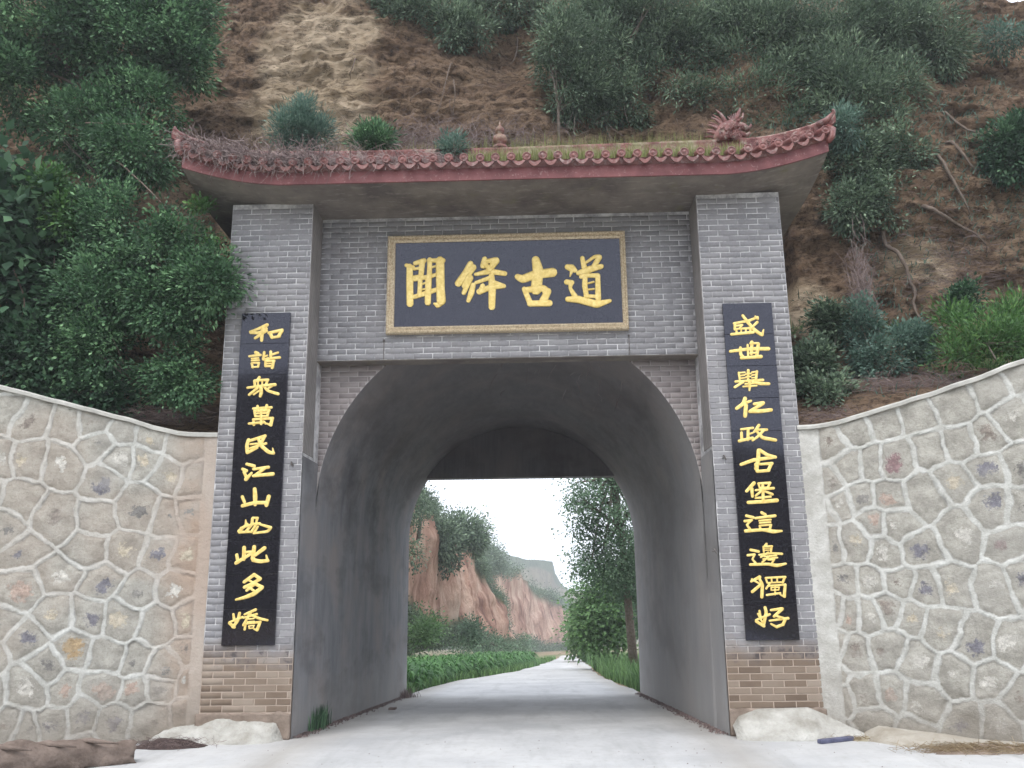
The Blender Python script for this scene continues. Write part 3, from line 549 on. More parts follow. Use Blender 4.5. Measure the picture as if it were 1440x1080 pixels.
# ---- cornice slab, fascia, tiles, ridge
def lift(x):
    t = np.clip((np.abs(x-XC)-2.75)/1.3, 0, None); return .27*t**1.7
E0, E1 = -4.42, 3.70; YE = 9.93
xs = np.linspace(E0, E1, 80)
def sweep(section, name, mat, fn=None):              # section: closed loop of (y, z)
    n = len(section); V = []; F = []
    for x in xs:
        l = float(lift(x))
        for (y, z, k) in section: V.append((x, y, z+l*k))
    for i in range(len(xs)-1):
        for k in range(n): F.append((i*n+k, i*n+(k+1) % n, (i+1)*n+(k+1) % n, (i+1)*n+k))
    mb = MB(); mb.add(V, F+[tuple(range(n-1, -1, -1)), tuple((len(xs)-1)*n+k for k in range(n))]); return part(mb, name, mat)
sweep([(YE+.02, ZT+.034, 1), (10.25, ZT+.006, .8), (10.9, ZT+.004, .45), (12.35, ZT+.004, .2), (12.35, ZT+.35, .2), (10.4, ZT+.40, .9), (YE+.02, ZT+.2, 1)], 'cornice', M_SOFFIT)
sweep([(YE-.012, ZT+.030, 1), (YE+.018, ZT+.030, 1), (YE+.018, ZT+.19, 1), (YE-.012, ZT+.185, 1)], 'fascia', M_RED)
sweep([(YE-.05, ZT+.262, 1), (10.36, ZT+.41, 1), (10.36, ZT+.36, 1), (YE+.0, ZT+.19, 1)], 'roof_bed', M_TILE)
# tiles
def tile_meshes():
    v = []; f = []; n = 12; r = .05; sl = math.atan2(.15, .45)
    secs = [(-.02, r), (.0, r*1.02), (.16, r), (.165, r*.93), (.32, r*.97), (.325, r*.9), (.47, r*.94)]
    mb = MB(); vs_ = []; fs = []
    for s_, rr_ in secs:
        for k in range(n):
            a = 2*math.pi*k/n; vs_.append((rr_*math.cos(a), s_*math.cos(sl), s_*math.sin(sl)+rr_*math.sin(a)))
    for i in range(len(secs)-1):
        for k in range(n): fs.append((i*n+k, i*n+(k+1) % n, (i+1)*n+(k+1) % n, (i+1)*n+k))
    mb.add(vs_, fs)
    # round end with raised rim and boss
    prof = [(.056, -.022), (.056, -.04), (.046, -.044), (.042, -.036), (.026, -.036), (.020, -.046), (.0, -.048)]
    vs_ = []; fs = []
    for rr_, y in prof:
        for k in range(n): a = 2*math.pi*k/n; vs_.append((rr_*math.cos(a), y, rr_*math.sin(a)-.005))
    for i in range(len(prof)-1):
        for k in range(n): fs.append((i*n+k, (i+1)*n+k, (i+1)*n+(k+1) % n, i*n+(k+1) % n))
    mb.add(vs_, fs); c = mb.build('cover_tile', M_TILE, smooth=True); bpy.data.objects.remove(c); cm = bpy.data.meshes['cover_tile']
    mb = MB(); w = .078; K = 9; vs_ = []; fs = []
    pts = [(w*(2*k/K-1), -.055*(1-(2*k/K-1)**2)) for k in range(K+1)]
    for s_, dz in ((-.015, 0), (.47, 0)):
        for x, z in pts: vs_.append((x, s_*math.cos(sl), s_*math.sin(sl)+z+.01))
        for x, z in pts: vs_.append((x, s_*math.cos(sl), s_*math.sin(sl)+z-.008+.01))
    N = K+1
    for k in range(K):
        fs += [(k, k+1, 2*N+k+1, 2*N+k), (N+k+1, N+k, 3*N+k, 3*N+k+1)]
    mb.add(vs_, fs)
    lip = [(w*(2*k/K-1), .008-.052*(1-(2*k/K-1)**2), -.035-.058*(1-(2*k/K-1)**2)*(1-.25*abs(2*k/K-1))+.01*(k in (0, K))) for k in range(K+1)]
    vs_ = []; fs = []
    for y in (-.034, -.014):
        for x, zt, zb_ in lip: vs_.append((x, y, zt)); 
        for x, zt, zb_ in lip: vs_.append((x, y-.004, zt-.042-.012*math.sin(math.pi*(x/w+1)/2)))
    for k in range(K):
        fs += [(k, N+k, N+k+1, k+1), (2*N+k, 2*N+k+1, 3*N+k+1, 3*N+k), (k, k+1, 2*N+k+1, 2*N+k), (N+k+1, N+k, 3*N+k, 3*N+k+1)]
    mb.add(vs_, fs); c = mb.build('drip_tile', M_TILE); bpy.data.objects.remove(c)
    return cm, bpy.data.meshes['drip_tile']
cm, dm = tile_meshes(); TS = .195; NT = int((E1-E0-.1)/TS)
for k in range(NT+1):
    x = E0+.08+k*TS; l = float(lift(x)); rt = math.atan2(float(lift(x+.05)-lift(x-.05)), .1); j = random.uniform
    o = bpy.data.objects.new('cover_tile', cm); col.objects.link(o); adopt(GATE, o); o.location = (x+j(-.006, .006)-XC, YE-.055+j(-.008, .008)-P0, ZT+.305+l+j(-.004, .004))
    o.matrix_parent_inverse = Matrix.Identity(4); o.rotation_euler = (j(-.04, .04), -rt+j(-.05, .05), j(-.03, .03))
    if k < NT:
        x += TS/2; l = float(lift(x)); o = bpy.data.objects.new('drip_tile', dm); col.objects.link(o); o.parent = GATE
        o.location = (x-XC, YE-.05+j(-.006, .006)-P0, ZT+.270+l+j(-.004, .004)); o.rotation_euler = (j(-.03, .03), -rt+j(-.05, .05), j(-.02, .02))
# ridge
RT = [(243, 181, 9.86), (250, 187, 9.88), (257, 190, 9.93), (280, 197, 10.03), (307, 206, 10.15), (337, 211, 10.28), (373, 213, 10.35), (480, 213, 10.35), (700, 208, 10.35), (900, 201, 10.35), (1000, 197, 10.35), (1050, 195, 10.35), (1078, 192, 10.30), (1102, 187, 10.22), (1139, 177, 10.06), (1160, 168, 9.95), (1168, 161, 9.92), (1173, 156, 9.88)]
tp = [at(*p) for p in RT]; tx = [p[0] for p in tp]
rx = np.linspace(tx[0], tx[-1], 240); rz = np.interp(rx, tx, [p[2] for p in tp]); ry = np.interp(rx, tx, [p[1] for p in tp])
base = ZT+.36+lift(rx); base = np.minimum(base, rz-.03)
endm = sstep(2.7, 3.2, np.abs(rx-XC)); H = 12; V = []
g = np.stack([np.repeat(rx[:, None], H+1, 1), np.repeat(ry[:, None], H+1, 1), base[:, None]+(rz-base)[:, None]*np.linspace(0, 1, H+1)[None, :]], -1)
relief = .028*np.abs(fbm(g*[13, 1, 13], 2, 5))*endm[:, None]+.006*np.abs(fbm(g*20, 2, 8))+.010*(np.arange(H+1) % 4 == 0)[None, :]*(1-endm[:, None])
g[..., 1] -= relief
bk = g[:, ::-1, :].copy(); bk[..., 1] = ry[:, None]+.16*(1-.55*endm[:, None]); full_ = np.concatenate([g, bk], 1); n = full_.shape[1]
F = [(i*n+k, i*n+(k+1) % n, (i+1)*n+(k+1) % n, (i+1)*n+k) for i in range(len(rx)-1) for k in range(n)]
rid = mesh_np('ridge', full_.reshape(-1, 3), F, M_RIDGE, smooth=False); adopt(GATE, rid)
cap = MB(); cap.tube([(x, y+.04, z+.006) for x, y, z in zip(rx[::4], ry[::4], rz[::4])], .022, 6); part(cap, 'ridge_cap', M_RIDGETOP, smooth=True)
# carved scrolls on both ridge ends
cv = MB(); rg = random.Random(3)
for k in range(70):
    x = rg.choice([rg.uniform(tx[1]+.08, tx[5]+.25), rg.uniform(tx[11]-.05, tx[-2]-.08)])
    i = int(np.argmin(abs(rx-x))); hh = rz[i]-base[i]
    if hh < .08: continue
    zc = base[i]+hh*rg.uniform(.2, .8); r0 = rg.uniform(.015, .035); a0 = rg.uniform(0, 6); dr = rg.choice([-1, 1])
    cv.tube([(x+r0*(1-t/9)*math.cos(a0+dr*t*.75), ry[i]-.022-.002*t, zc+r0*(1-t/9)*math.sin(a0+dr*t*.75)) for t in range(8)], .007, 5)
part(cv, 'carved_scrolls', M_TILE, smooth=True)
# upturned horn at each end
for s_, pts in ((1, [(1150, 176, 9.99), (1162, 170, 9.94), (1169, 163, 9.91), (1173, 157, 9.88), (1171, 154, 9.86)]), (-1, [(262, 194, 9.96), (255, 191, 9.93), (250, 187, 9.9), (246, 182, 9.87), (246, 178, 9.85)])):
    part(MB().tube([at(*p) for p in pts], [.05, .045, .035, .026, .016], 8), 'corner_horn', M_TILE, smooth=True)
    e = at(1166, 182, 9.95) if s_ > 0 else at(254, 200, 9.93)
    part(MB().tube([e+np.array([-.02*s_, 0, .05]), e+np.array([.03*s_, -.03, -.02]), e+np.array([.0, -.05, -.12]), e+np.array([-.05*s_, -.05, -.2])], [.03, .045, .05, .03], 8), 'corner_bracket', M_TILE, smooth=True)
# little grooves/expansion marks with dowels on the beam
for px in (540, 885):
    q = at(px, 490, YS); part(MB().box((q[0]-.006, YS-.012, ZB+.002), (q[0]+.006, YS-.004, ZB+.25)).lathe([(.0, -.014), (.014, -.01), (.014, .01), (0, .014)], (q[0], YS-.014, ZB+.26), 8), 'drain_spout', M_METAL)
# hooks on the pillars
for px, py in ((411, 650), (1017, 641), (1003, 772)):
    q = at(px, py, P0); mb = MB(); mb.tube([(q[0], P0+.01, q[2]), (q[0], P0-.05, q[2]), (q[0]+.01, P0-.07, q[2]-.03), (q[0]+.02, P0-.06, q[2]-.055), (q[0]+.025, P0-.03, q[2]-.05)], .007, 6)
    mb.lathe([(.0, -.03), (.02, -.03), (.02, -.024), (0, -.024)], (q[0], P0-.012, q[2]), 8)
    part(mb, 'wall_hook', M_METAL, smooth=True)
# finial and dragon
f0 = at(703, 207, 10.42)
FIN = part(MB().lathe([(0, -.03), (.10, -.03), (.10, .01), (.055, .02), (.05, .04), (.085, .07), (.10, .115), (.085, .16), (.045, .185), (.035, .20), (.06, .225), (.065, .255), (.045, .29), (.018, .32), (.010, .37), (0, .40)], (f0[0], f0[1]+.02, f0[2]), 20), 'gourd_finial', M_RIDGE, smooth=True)
def dragon():
    o = at(1030, 196, 10.40); S_ = 1/84.0           # sizes in picture-scale pixels turned to metres
    def p(x, y, d=0): return (o[0]+(x-1030)*S_, o[1]+d, o[2]-(y-196)*S_*1.03)
    b = MB()
    b.tube([p(1020, 200), p(1019, 192), p(1023, 184), p(1030, 180), p(1036, 183)], [.12, .115, .10, .085, .07], 12)
    b.tube([p(1030, 200), p(1034, 193), p(1036, 187)], [.10, .08, .06], 10)
    body = part(b, 'dragon_body', M_RIDGE, smooth=True)
    h = MB(); h.tube([p(1028, 182), p(1035, 181, -.02), p(1042, 183, -.03), p(1048, 186, -.03)], [.075, .07, .05, .03], 10)      # upper jaw
    h.tube([p(1030, 189), p(1038, 191, -.02), p(1045, 193, -.03), p(1049, 190, -.03)], [.06, .045, .03, .015], 8)               # lower jaw
    h.tube([p(1046, 186, -.03), p(1050, 183, -.03), p(1051, 180, -.03)], [.028, .02, .008], 8)
    h.lathe([(0, -.02), (.02, -.012), (.024, 0), (.02, .012), (0, .02)], p(1036, 178, -.085), 10)
    h.tube([p(1032, 178, -.05), p(1036, 172, -.04), p(1039, 165, -.02), p(1041, 160)], [.03, .03, .024, .012], 8)               # horn/ear
    h.tube([p(1038, 176, -.06), p(1042, 172, -.05), p(1043, 167, -.04)], [.02, .016, .007], 6)
    hd = part(h, 'dragon_head', M_RIDGE, smooth=True)
    mane = MB()
    for k in range(8):
        a = k/7; bx, by = 1024-9*a, 180+14*a; L_ = 22-7*a; an = math.radians(88+52*a)
        pts = [p(bx+L_*t*math.cos(an+.5*t)*1.0, by-L_*t*math.sin(an+.5*t), .03*(k % 2)) for t in (0, .35, .7, 1.0)]
        mane.tube(pts, [.032, .028, .018, .006], 6)
    for k in range(5):
        bx = 1031+k*1.2; mane.tube([p(bx, 182, -.05), p(bx-2, 176, -.05), p(bx-5+k, 170-k, -.03)], [.022, .016, .005], 5)
    mn = part(mane, 'dragon_mane', M_TILE, smooth=True)
    sc_ = MB(); rg = random.Random(5)
    for k in range(26):
        x = 1014+rg.uniform(0, 24); y = 198-rg.uniform(0, 14); q = p(x, y, -.10-.02*rg.random()); a0 = rg.uniform(0, 6); r0 = rg.uniform(.015, .03)
        sc_.tube([(q[0]+r0*math.cos(a0+t*.8)*(1-t/8), q[1], q[2]+r0*math.sin(a0+t*.8)*(1-t/8)) for t in range(6)], .007, 5)
    part(sc_, 'dragon_scrolls', M_TILE, smooth=True)
dragon()
# ================================================================ name boards
def strokes(data, y, parent, mat, namer='character', d=.03, minw=1.0):
    for ch in data:
        V = []; F = []; lvl = 0
        for g in ch.split('|'):
            a = np.array(list(map(float, g.split()))).reshape(-1, 3)/1000
            # split at sharp bends so no piece overlaps itself
            segs = [[a[0]]]
            for i in range(1, len(a)):
                segs[-1].append(a[i])
                if i < len(a)-1:
                    u = a[i, :2]-a[i-1, :2]; w = a[i+1, :2]-a[i, :2]
                    if np.dot(u, w)/(np.hypot(*u)*np.hypot(*w)+1e-9) < .45: segs.append([a[i]])
            for s_ in segs:
                s_ = np.array(s_); 
                if len(s_) < 2: continue
                # resample smooth
                t = np.r_[0, np.cumsum(np.hypot(*np.diff(s_[:, :2], axis=0).T))]; n = max(4, int(t[-1]/.012)+1); tt = np.linspace(0, t[-1], n)
                c = np.c_[[np.interp(tt, t, s_[:, k]) for k in range(3)]].T
                if len(s_) > 2:
                    for _ in range(3): c[1:-1, :2] = (c[:-2, :2]+2*c[1:-1, :2]+c[2:, :2])/4
                r = c[:, 2]/2*minw; tg = np.gradient(c[:, :2], axis=0); tg /= np.hypot(*tg.T)[:, None]+1e-9; nm = np.c_[-tg[:, 1], tg[:, 0]]
                caps = [(-.9, .35), (-.6, .75), (-.25, .95)]
                cc = [(c[0, :2]+tg[0]*r[0]*q, nm[0], r[0]*w) for q, w in caps]+[(c[i, :2], nm[i], r[i]) for i in range(len(c))]+[(c[-1, :2]-tg[-1]*r[-1]*q, nm[-1], r[-1]*w) for q, w in reversed(caps)]
                top = d+.0011*(lvl % 9); lvl += 1; b0 = len(V)
                for p, n_, w in cc:
                    for off, h in ((-1, 0), (-1, .82), (-.6, .97), (0, 1), (.6, .97), (1, .82), (1, 0)):
                        V.append((p[0]+n_[0]*w*off, y-top*h, p[1]+n_[1]*w*off))
                K = 7
                for i in range(len(cc)-1):
                    for k in range(K-1): F.append((b0+i*K+k, b0+(i+1)*K+k, b0+(i+1)*K+k+1, b0+i*K+k+1))
                for e in (0, len(cc)-1):
                    ids = [b0+e*K+k for k in range(K)]; F.append((ids[0], ids[1], ids[5], ids[6])); F.append((ids[1], ids[2], ids[4], ids[5]))
        o = mesh_np(namer, V, F, mat, smooth=False); adopt(parent, o)
MAIN_S = thing('name_board', 'wide black board in gold carved frame with four large gold characters above the arch', 'sign', (-.35, YS-.05, 5.6))
bx0, bx1, bz0, bz1 = -1.84, 1.165, 5.005, 6.185; ox0, ox1, oz0, oz1 = -1.945, 1.24, 4.915, 6.285
adopt(MAIN_S, MB().box((bx0-.02, YS-.07, bz0-.02), (bx1+.02, YS-.005, bz1+.02)).build('board', M_BLACK))
fr = MB()
def rail(a, b, c, d_, flip):                          # stepped moulding between outer and inner rectangle, prism per side
    y0 = YS-.006; prof = [(0, y0), (0, YS-.085), (.18, YS-.10), (.34, YS-.10), (.42, YS-.086), (.62, YS-.094), (.78, YS-.10), (.9, YS-.092), (1, YS-.08), (1, y0)]
    V = []; F = []
    for (o_, i_) in ((a, c), (b, d_)):
        for t, y in prof: V.append((o_[0]+(i_[0]-o_[0])*t, y, o_[1]+(i_[1]-o_[1])*t))
    n = len(prof)
    for k in range(n-1): F.append((k, k+1, n+k+1, n+k) if not flip else (k, n+k, n+k+1, k+1))
    fr.add(V, F)
O = [(ox0, oz0), (ox1, oz0), (ox1, oz1), (ox0, oz1)]; I = [(bx0, bz0), (bx1, bz0), (bx1, bz1), (bx0, bz1)]
for k in range(4): rail(O[k], O[(k+1) % 4], I[k], I[(k+1) % 4], False)
adopt(MAIN_S, fr.build('frame', M_FRAME))
bd = MB()                                             # carved beads round the frame
def beads(p, q, step):
    n = int(math.dist(p, q)/step)
    for k in range(n):
        t = (k+.5)/n; x = p[0]+(q[0]-p[0])*t; z_ = p[1]+(q[1]-p[1])*t; s_ = .011; y = YS-.100
        bd.add([(x-s_, y, z_), (x, y, z_-s_), (x+s_, y, z_), (x, y, z_+s_), (x, y-.010, z_)], [(0, 1, 4), (1, 2, 4), (2, 3, 4), (3, 0, 4)])
mO = [(o[0]+(i[0]-o[0])*.28, o[1]+(i[1]-o[1])*.28) for o, i in zip(O, I)]; mI = [(o[0]+(i[0]-o[0])*.72, o[1]+(i[1]-o[1])*.72) for o, i in zip(O, I)]
for k in range(4): beads(mO[k], mO[(k+1) % 4], .034); beads(mI[k], mI[(k+1) % 4], .034)
adopt(MAIN_S, bd.build('carved_beading', M_FRAME))
strokes(MAIN, YS-.068, MAIN_S, M_GOLD, d=.016, minw=1.27)
def couplet(name, label, x0, x1, data, xr0, xr1):
    t = thing(name, label, 'sign', ((x0+x1)/2, P0-.03, 3.0), 'tall couplet boards hung on the pillars')
    n = 10; z0, z1 = 1.03, 5.085; h = (z1-z0)/n
    for k in range(n):
        o = MB().box((x0, P0-.042+random.uniform(-.001, .001), z0+k*h+.0015), (x1, P0-.007, z0+(k+1)*h-.0015)).build('stone_slab', M_BLACK, bevel=.002)
        adopt(t, o); o.rotation_euler = (0, 0, 0)
    strokes(data, P0-.0425, t, M_GOLD, d=.007, minw=1.36)
    return t
couplet('couplet_board', 'tall black board with eleven gold characters on the left pillar', -3.705, -3.083, CLEFT, 0, 0)
couplet('couplet_board', 'tall black board with eleven gold characters on the right pillar', 2.366, 2.975, CRIGHT, 0, 0)

# ================================================================ rubble stone walls
PAL = dict(none=None, ochre=(.42, .27, .10), blue=(.11, .115, .17), white=(.66, .64, .58), maroon=(.24, .11, .13), pink=(.46, .32, .25), brown=(.20, .16, .13), dark=(.12, .12, .12), cream=(.58, .50, .36))
m = MT('rubble_stone', .9, .2)
d_ = m.attr('edge'); ex_ = m.attr('expo'); pc = m.attr('patch', True)
cem = m.mix(m.range(m.noise(4.5, 7, .72), .38, .62), (.285, .270, .235), (.440, .422, .372)); cem = m.mix(m.range(m.noise(22, 5, .7), .5, .75, 0, .5), cem, (.20, .185, .16))
mor = m.mix(m.range(m.noise(6, 6, .7), .4, .65), (.42, .415, .38), (.60, .60, .565))
warm = m.attr('warm'); cem = m.mix(m.math('MULTIPLY', warm, .75), cem, (.38, .29, .225)); mor = m.mix(m.math('MULTIPLY', warm, .8), mor, (.41, .33, .27))
pcn = m.mix(m.range(m.noise(26, 5, .75), .35, .65), m.mix(.55, pc, (.15, .135, .12)), m.mix(.25, pc, (.66, .62, .56)))
exn = m.math('ADD', m.math('MULTIPLY', ex_, .34), m.math('MULTIPLY', m.math('SUBTRACT', m.noise(17, 7, .75), .5), 2.6)); c = m.mix(m.range(exn, .04, .24), cem, pcn); wash = m.range(m.noise(1.3, 4, .6), .52, .66, 0, .45); mk = m.range(m.math('ADD', d_, m.range(m.noise(5, 4, .6), .3, .7, -.008, .008)),  .017, .034)
gro = m.math('MULTIPLY', m.math('MULTIPLY', m.range(d_, .010, .020), m.range(d_, .050, .024)), m.range(m.noise(4, 4, .7), .44, .64, 0, .40), clamp=True)
spk = m.range(m.noise(48, 4, .8), .58, .70, 0, .6); c = m.mix(spk, c, (.13, .12, .105)); c = m.mix(mk, mor, c); c = m.mix(gro, c, (.10, .09, .08)); c = m.mix(m.math('MULTIPLY', wash, mk), c, (.37, .355, .32)); zz_ = m.math('ADD', m.xyz()[2], m.math('MULTIPLY', m.noise(2.2, 5), -.9)); c = m.mix(m.range(zz_, .25, -.35, 0, .6), c, (.24, .21, .175)); m.color(c)
m.bump(m.math('ADD', m.noise(35, 5, .78), m.math('MULTIPLY', m.noise(9, 4), .7)), .8, .022); M_RUBBLE = m.m
def rubble(label, A, B, topline, seeds, U, pal, seed, plain, rev):
    A = np.array(A); B = np.array(B); dv = (B-A)/np.hypot(*(B-A)); nrm = np.array([dv[1], -dv[0]])
    if nrm[1] > 0: nrm = -nrm
    t = thing('stone_wall', label, 'wall', (A[0], A[1], 0))
    rg = np.random.RandomState(seed); seeds = list(seeds)
    tu = [p[0] for p in topline]; tz = [p[1] for p in topline]
    umax = max(s[0] for s in seeds)
    # continue the pattern beyond the picture's edge
    for _ in range(4000):
        c_ = (rg.uniform(0, U+.3), rg.uniform(-.1, 5.2))
        if min(math.hypot(c_[0]-s[0], c_[1]-s[1]) for s in seeds) > .34 and (c_[0] > umax-.15 or c_[1] < .5): seeds.append(c_)
    S_ = np.array(seeds); st = .02
    us = np.arange(0, U+st, st); ts = np.linspace(0, 1, 200)
    UU, TT = np.meshgrid(us, ts); zt_ = np.interp(UU, tu, tz, right=None); slope_ = (tz[-1]-tz[-2])/(tu[-1]-tu[-2]); zt_ = np.where(UU > tu[-1], tz[-1]+(UU-tu[-1])*slope_*.6, zt_)
    ZZ = -.08+(zt_+.08)*TT
    G = np.stack([UU, ZZ, UU*0], -1); wx = UU+.045*fbm(G*3.1, 4, seed); wz = ZZ+.045*fbm(G*3.1, 4, seed+40)
    D = np.full((3,)+UU.shape, 1e9); I1 = np.zeros(UU.shape, int); I2 = np.zeros(UU.shape, int)
    d1 = np.full(UU.shape, 1e9); d2 = np.full(UU.shape, 1e9)
    for k, s in enumerate(S_):
        d = np.hypot(wx-s[0], (wz-s[1])); c1 = d < d1; c2 = (~c1) & (d < d2)
        d2 = np.where(c1, d1, np.where(c2, d, d2)); I2 = np.where(c1, I1, np.where(c2, k, I2)); d1 = np.where(c1, d, d1); I1 = np.where(c1, k, I1)
    sep = np.hypot(S_[I1, 0]-S_[I2, 0], S_[I1, 1]-S_[I2, 1])+1e-6
    e = (d2**2-d1**2)/(2*sep)
    # softened corners
    e = e-.010*np.clip(1-abs(d2-d1)/.05, 0, 1)
    e = np.minimum(e, (zt_-ZZ)-.0); e = np.where(UU < plain, np.minimum(e, .0), e); e = np.where(UU < plain+.1, np.minimum(e, UU-plain), e)
    e = e*(1-.18*vnoise(G*2.3, seed+9))
    rel = rg.uniform(0, .045, len(S_)); prad = rg.uniform(.05, .10, len(S_)); has = rg.rand(len(S_))
    pcs = np.zeros((len(S_), 3)); off = rg.uniform(-.04, .04, (len(S_), 2)); cand = ['brown', 'brown', 'brown', 'dark', 'dark', 'white', 'pink', 'cream', 'cream', 'white', 'brown', 'dark', 'blue']
    for k in range(len(S_)):
        nme = pal.get(k); 
        if nme is None: nme = cand[rg.randint(len(cand))] if has[k] < .78 else 'none'; 
        else: prad[k] = rg.uniform(.10, .13) if nme in ('ochre', 'pink') else rg.uniform(.08, .11)
        if nme in ('brown', 'dark') and k not in pal: prad[k] *= .8
        if nme == 'none': prad[k] = 0; nme = 'brown'
        pcs[k] = PAL[nme]
    dd = np.hypot(wx-S_[I1, 0]-off[I1, 0], (wz-S_[I1, 1]-off[I1, 1])*1.05)
    rough = fbm(G*14, 4, seed+3)
    expo = np.clip((prad[I1]-dd)/.05, -2, 1.2)*(prad[I1] > 0)*sstep(.03, .06, e)-2*(1-sstep(.03, .06, e))-2*(prad[I1] <= 0)
    mort = 1-sstep(.008, .026, e)
    h = .003*mort+(1-mort)*(.008*sstep(.02, .10, e)+.25*rel[I1]*sstep(.02, .06, e)-.007+.012*fbm(G*5.2, 4, seed+60))+.012*np.clip(expo, 0, 1)*rough+.006*fbm(G*6, 4, seed+5)
    h = np.where(UU < plain, .012+.003*rough, h)
    warm_ = sstep(.75, .15, UU)*rev+.35*sstep(.2, .7, fbm(G*.9, 3, seed+8))*(rev > .5)
    XYZ = np.stack([A[0]+dv[0]*UU+nrm[0]*h, A[1]+dv[1]*UU+nrm[1]*h, ZZ], -1)
    nu = len(us); nt = len(ts); i, j = np.meshgrid(np.arange(nu-1), np.arange(nt-1)); q = j*nu+i
    Q = np.stack([q, q+1, q+1+nu, q+nu], -1).reshape(-1, 4)
    if (dv[0] < 0): Q = Q[:, ::-1]
    cell = I1[:-1, :-1].ravel(); ee = e[:-1, :-1].ravel(); inside = (ee > .018) & (UU[:-1, :-1].ravel() > plain)
    V = XYZ.reshape(-1, 3); att = dict(edge=e.ravel(), expo=expo.ravel(), warm=warm_.ravel()); PC = pcs[I1].reshape(-1, 3)
    # smooth normals must agree across pieces: custom split is avoided by generous relief
    def piece(mask, name):
        f = Q[mask]; idx, inv = np.unique(f, return_inverse=True); a_ = {k: v[idx] for k, v in att.items()}; a_['patch'] = PC[idx]
        o = mesh_np(name, V[idx], inv.reshape(f.shape), M_RUBBLE, attrs=a_); adopt(t, o); return o
    piece(~inside, 'mortar_joint')
    for k in range(len(S_)):
        mk_ = inside & (cell == k)
        if mk_.sum() > 12: piece(mk_, 'stone')
    # body and coping behind the face
    mb = MB(); bk_ = -nrm*.45; n = 24; V2 = []; 
    uu = np.linspace(0, U, n); zt2 = np.interp(uu, us, zt_[0])
    for u, zc in zip(uu, zt2):
        p = A+dv*u
        for (o_, z_) in ((-nrm*.03, -.1), (-nrm*.03, zc-.004), (bk_, zc-.004), (bk_, -.1)): V2.append((p[0]+o_[0], p[1]+o_[1], z_))
    F2 = [(i*4+k, i*4+(k+1) % 4, (i+1)*4+(k+1) % 4, (i+1)*4+k) for i in range(n-1) for k in range(4)]+[(0, 1, 2, 3), tuple((n-1)*4+k for k in (3, 2, 1, 0))]
    mb.add(V2, F2); adopt(t, mb.build('wall_core', M_MORTAR))
    mb = MB(); V2 = []; n = 70; uu = np.linspace(0, U, n); zt2 = np.interp(uu, us, zt_[0]); wob = .010*fbm(np.c_[uu*4, uu*0, uu*0], 3, seed)
    for u, zc, w in zip(uu, zt2, wob):
        p = A+dv*u
        for (o_, z_) in ((nrm*(.035+w), -.035+w), (nrm*(.038+w), .004), (nrm*.02, .020+w), (bk_*.9, .02), (bk_*.9, -.02)): V2.append((p[0]+o_[0], p[1]+o_[1], zc+z_))
    F2 = [(i*5+k, i*5+(k+1) % 5, (i+1)*5+(k+1) % 5, (i+1)*5+k) for i in range(n-1) for k in range(5)]; mb.add(V2, F2+[(0, 1, 2, 3, 4)]); adopt(t, mb.build('coping', M_COPE))
    return t
M_COPE = simple('cement_coping', (.33, .32, .29), (.52, .51, .47), 5, .9, .2, .5, .01)
rubble('rubble stone retaining wall left of the gateway, warm brownish near the pillar', (-3.93, 10.46), (-5.94, 10.0), [(0, 3.54), (.28, 3.535), (.45, 3.545), (2.52, 4.06)], SEEDL, 4.0,
       {41: 'ochre', 29: 'blue', 27: 'blue', 34: 'blue', 48: 'pink', 49: 'pink', 24: 'white', 12: 'white', 47: 'white', 14: 'blue', 54: 'blue', 26: 'cream', 25: 'none', 17: 'brown', 19: 'dark', 32: 'pink', 2: 'none', 1: 'brown', 5: 'none', 9: 'none', 0: 'none'}, 11, .12, 1.0)
rubble('pale rubble stone retaining wall right of the gateway, rising to the right', (3.18, 10.46), (4.95, 9.67), [(0.05, 3.5), (0.21, 3.49), (0.51, 3.54), (1.13, 3.67), (1.49, 3.77), (1.94, 3.88), (2.46, 4.04)], SEEDR, 4.0,
       {9: 'maroon', 22: 'blue', 21: 'blue', 20: 'cream', 18: 'pink', 17: 'dark', 30: 'blue', 32: 'maroon', 34: 'white', 31: 'white', 37: 'cream', 38: 'white', 46: 'blue', 47: 'white', 59: 'blue', 43: 'brown', 1: 'none', 2: 'none', 3: 'none', 4: 'none', 5: 'none', 6: 'none', 7: 'none', 8: 'none', 10: 'none', 11: 'none', 12: 'brown', 15: 'dark', 58: 'white'}, 23, .21, .15)
# ================================================================ plants
def leaves(centres, dirs, n, rc, leaf, asp, rg, droop=.3, flat=.35, shape='quad'):
    """n leaves about each centre; returns vertices, faces, tint"""
    N = len(centres)*n; C0 = np.repeat(centres, n, 0); D0 = np.repeat(dirs, n, 0); base_t = np.repeat(rg.uniform(0, 1, len(centres)), n)
    off = rg.normal(0, 1, (N, 3))*rc*np.array([1, 1, .8])+D0*rg.uniform(-1, 1.3, (N, 1))*rc
    p = C0+off; a = off+D0*rc*1.2+rg.normal(0, rc*.8, (N, 3)); a[:, 2] -= droop*rc; a /= np.linalg.norm(a, axis=1)[:, None]+1e-9
    nr_ = rg.normal(0, flat, (N, 3))+np.array([0, -.35, .8]); b = np.cross(nr_, a); b /= np.linalg.norm(b, axis=1)[:, None]+1e-9; nn_ = np.cross(a, b)
    L_ = leaf*rg.uniform(.6, 1.35, (N, 1)); W_ = L_*asp
    v0 = p; v1 = p+a*L_*.45+b*W_*.5+nn_*W_*.12; v2 = p+a*L_; v3 = p+a*L_*.45-b*W_*.5+nn_*W_*.12
    V = np.stack([v0, v1, v2, v3], 1).reshape(-1, 3); F = np.arange(N*4).reshape(-1, 4)
    T = np.repeat(np.clip(base_t**1.6*.6+rg.uniform(0, .5, N)**1.2, 0, 1), 4)
    return V, F, T
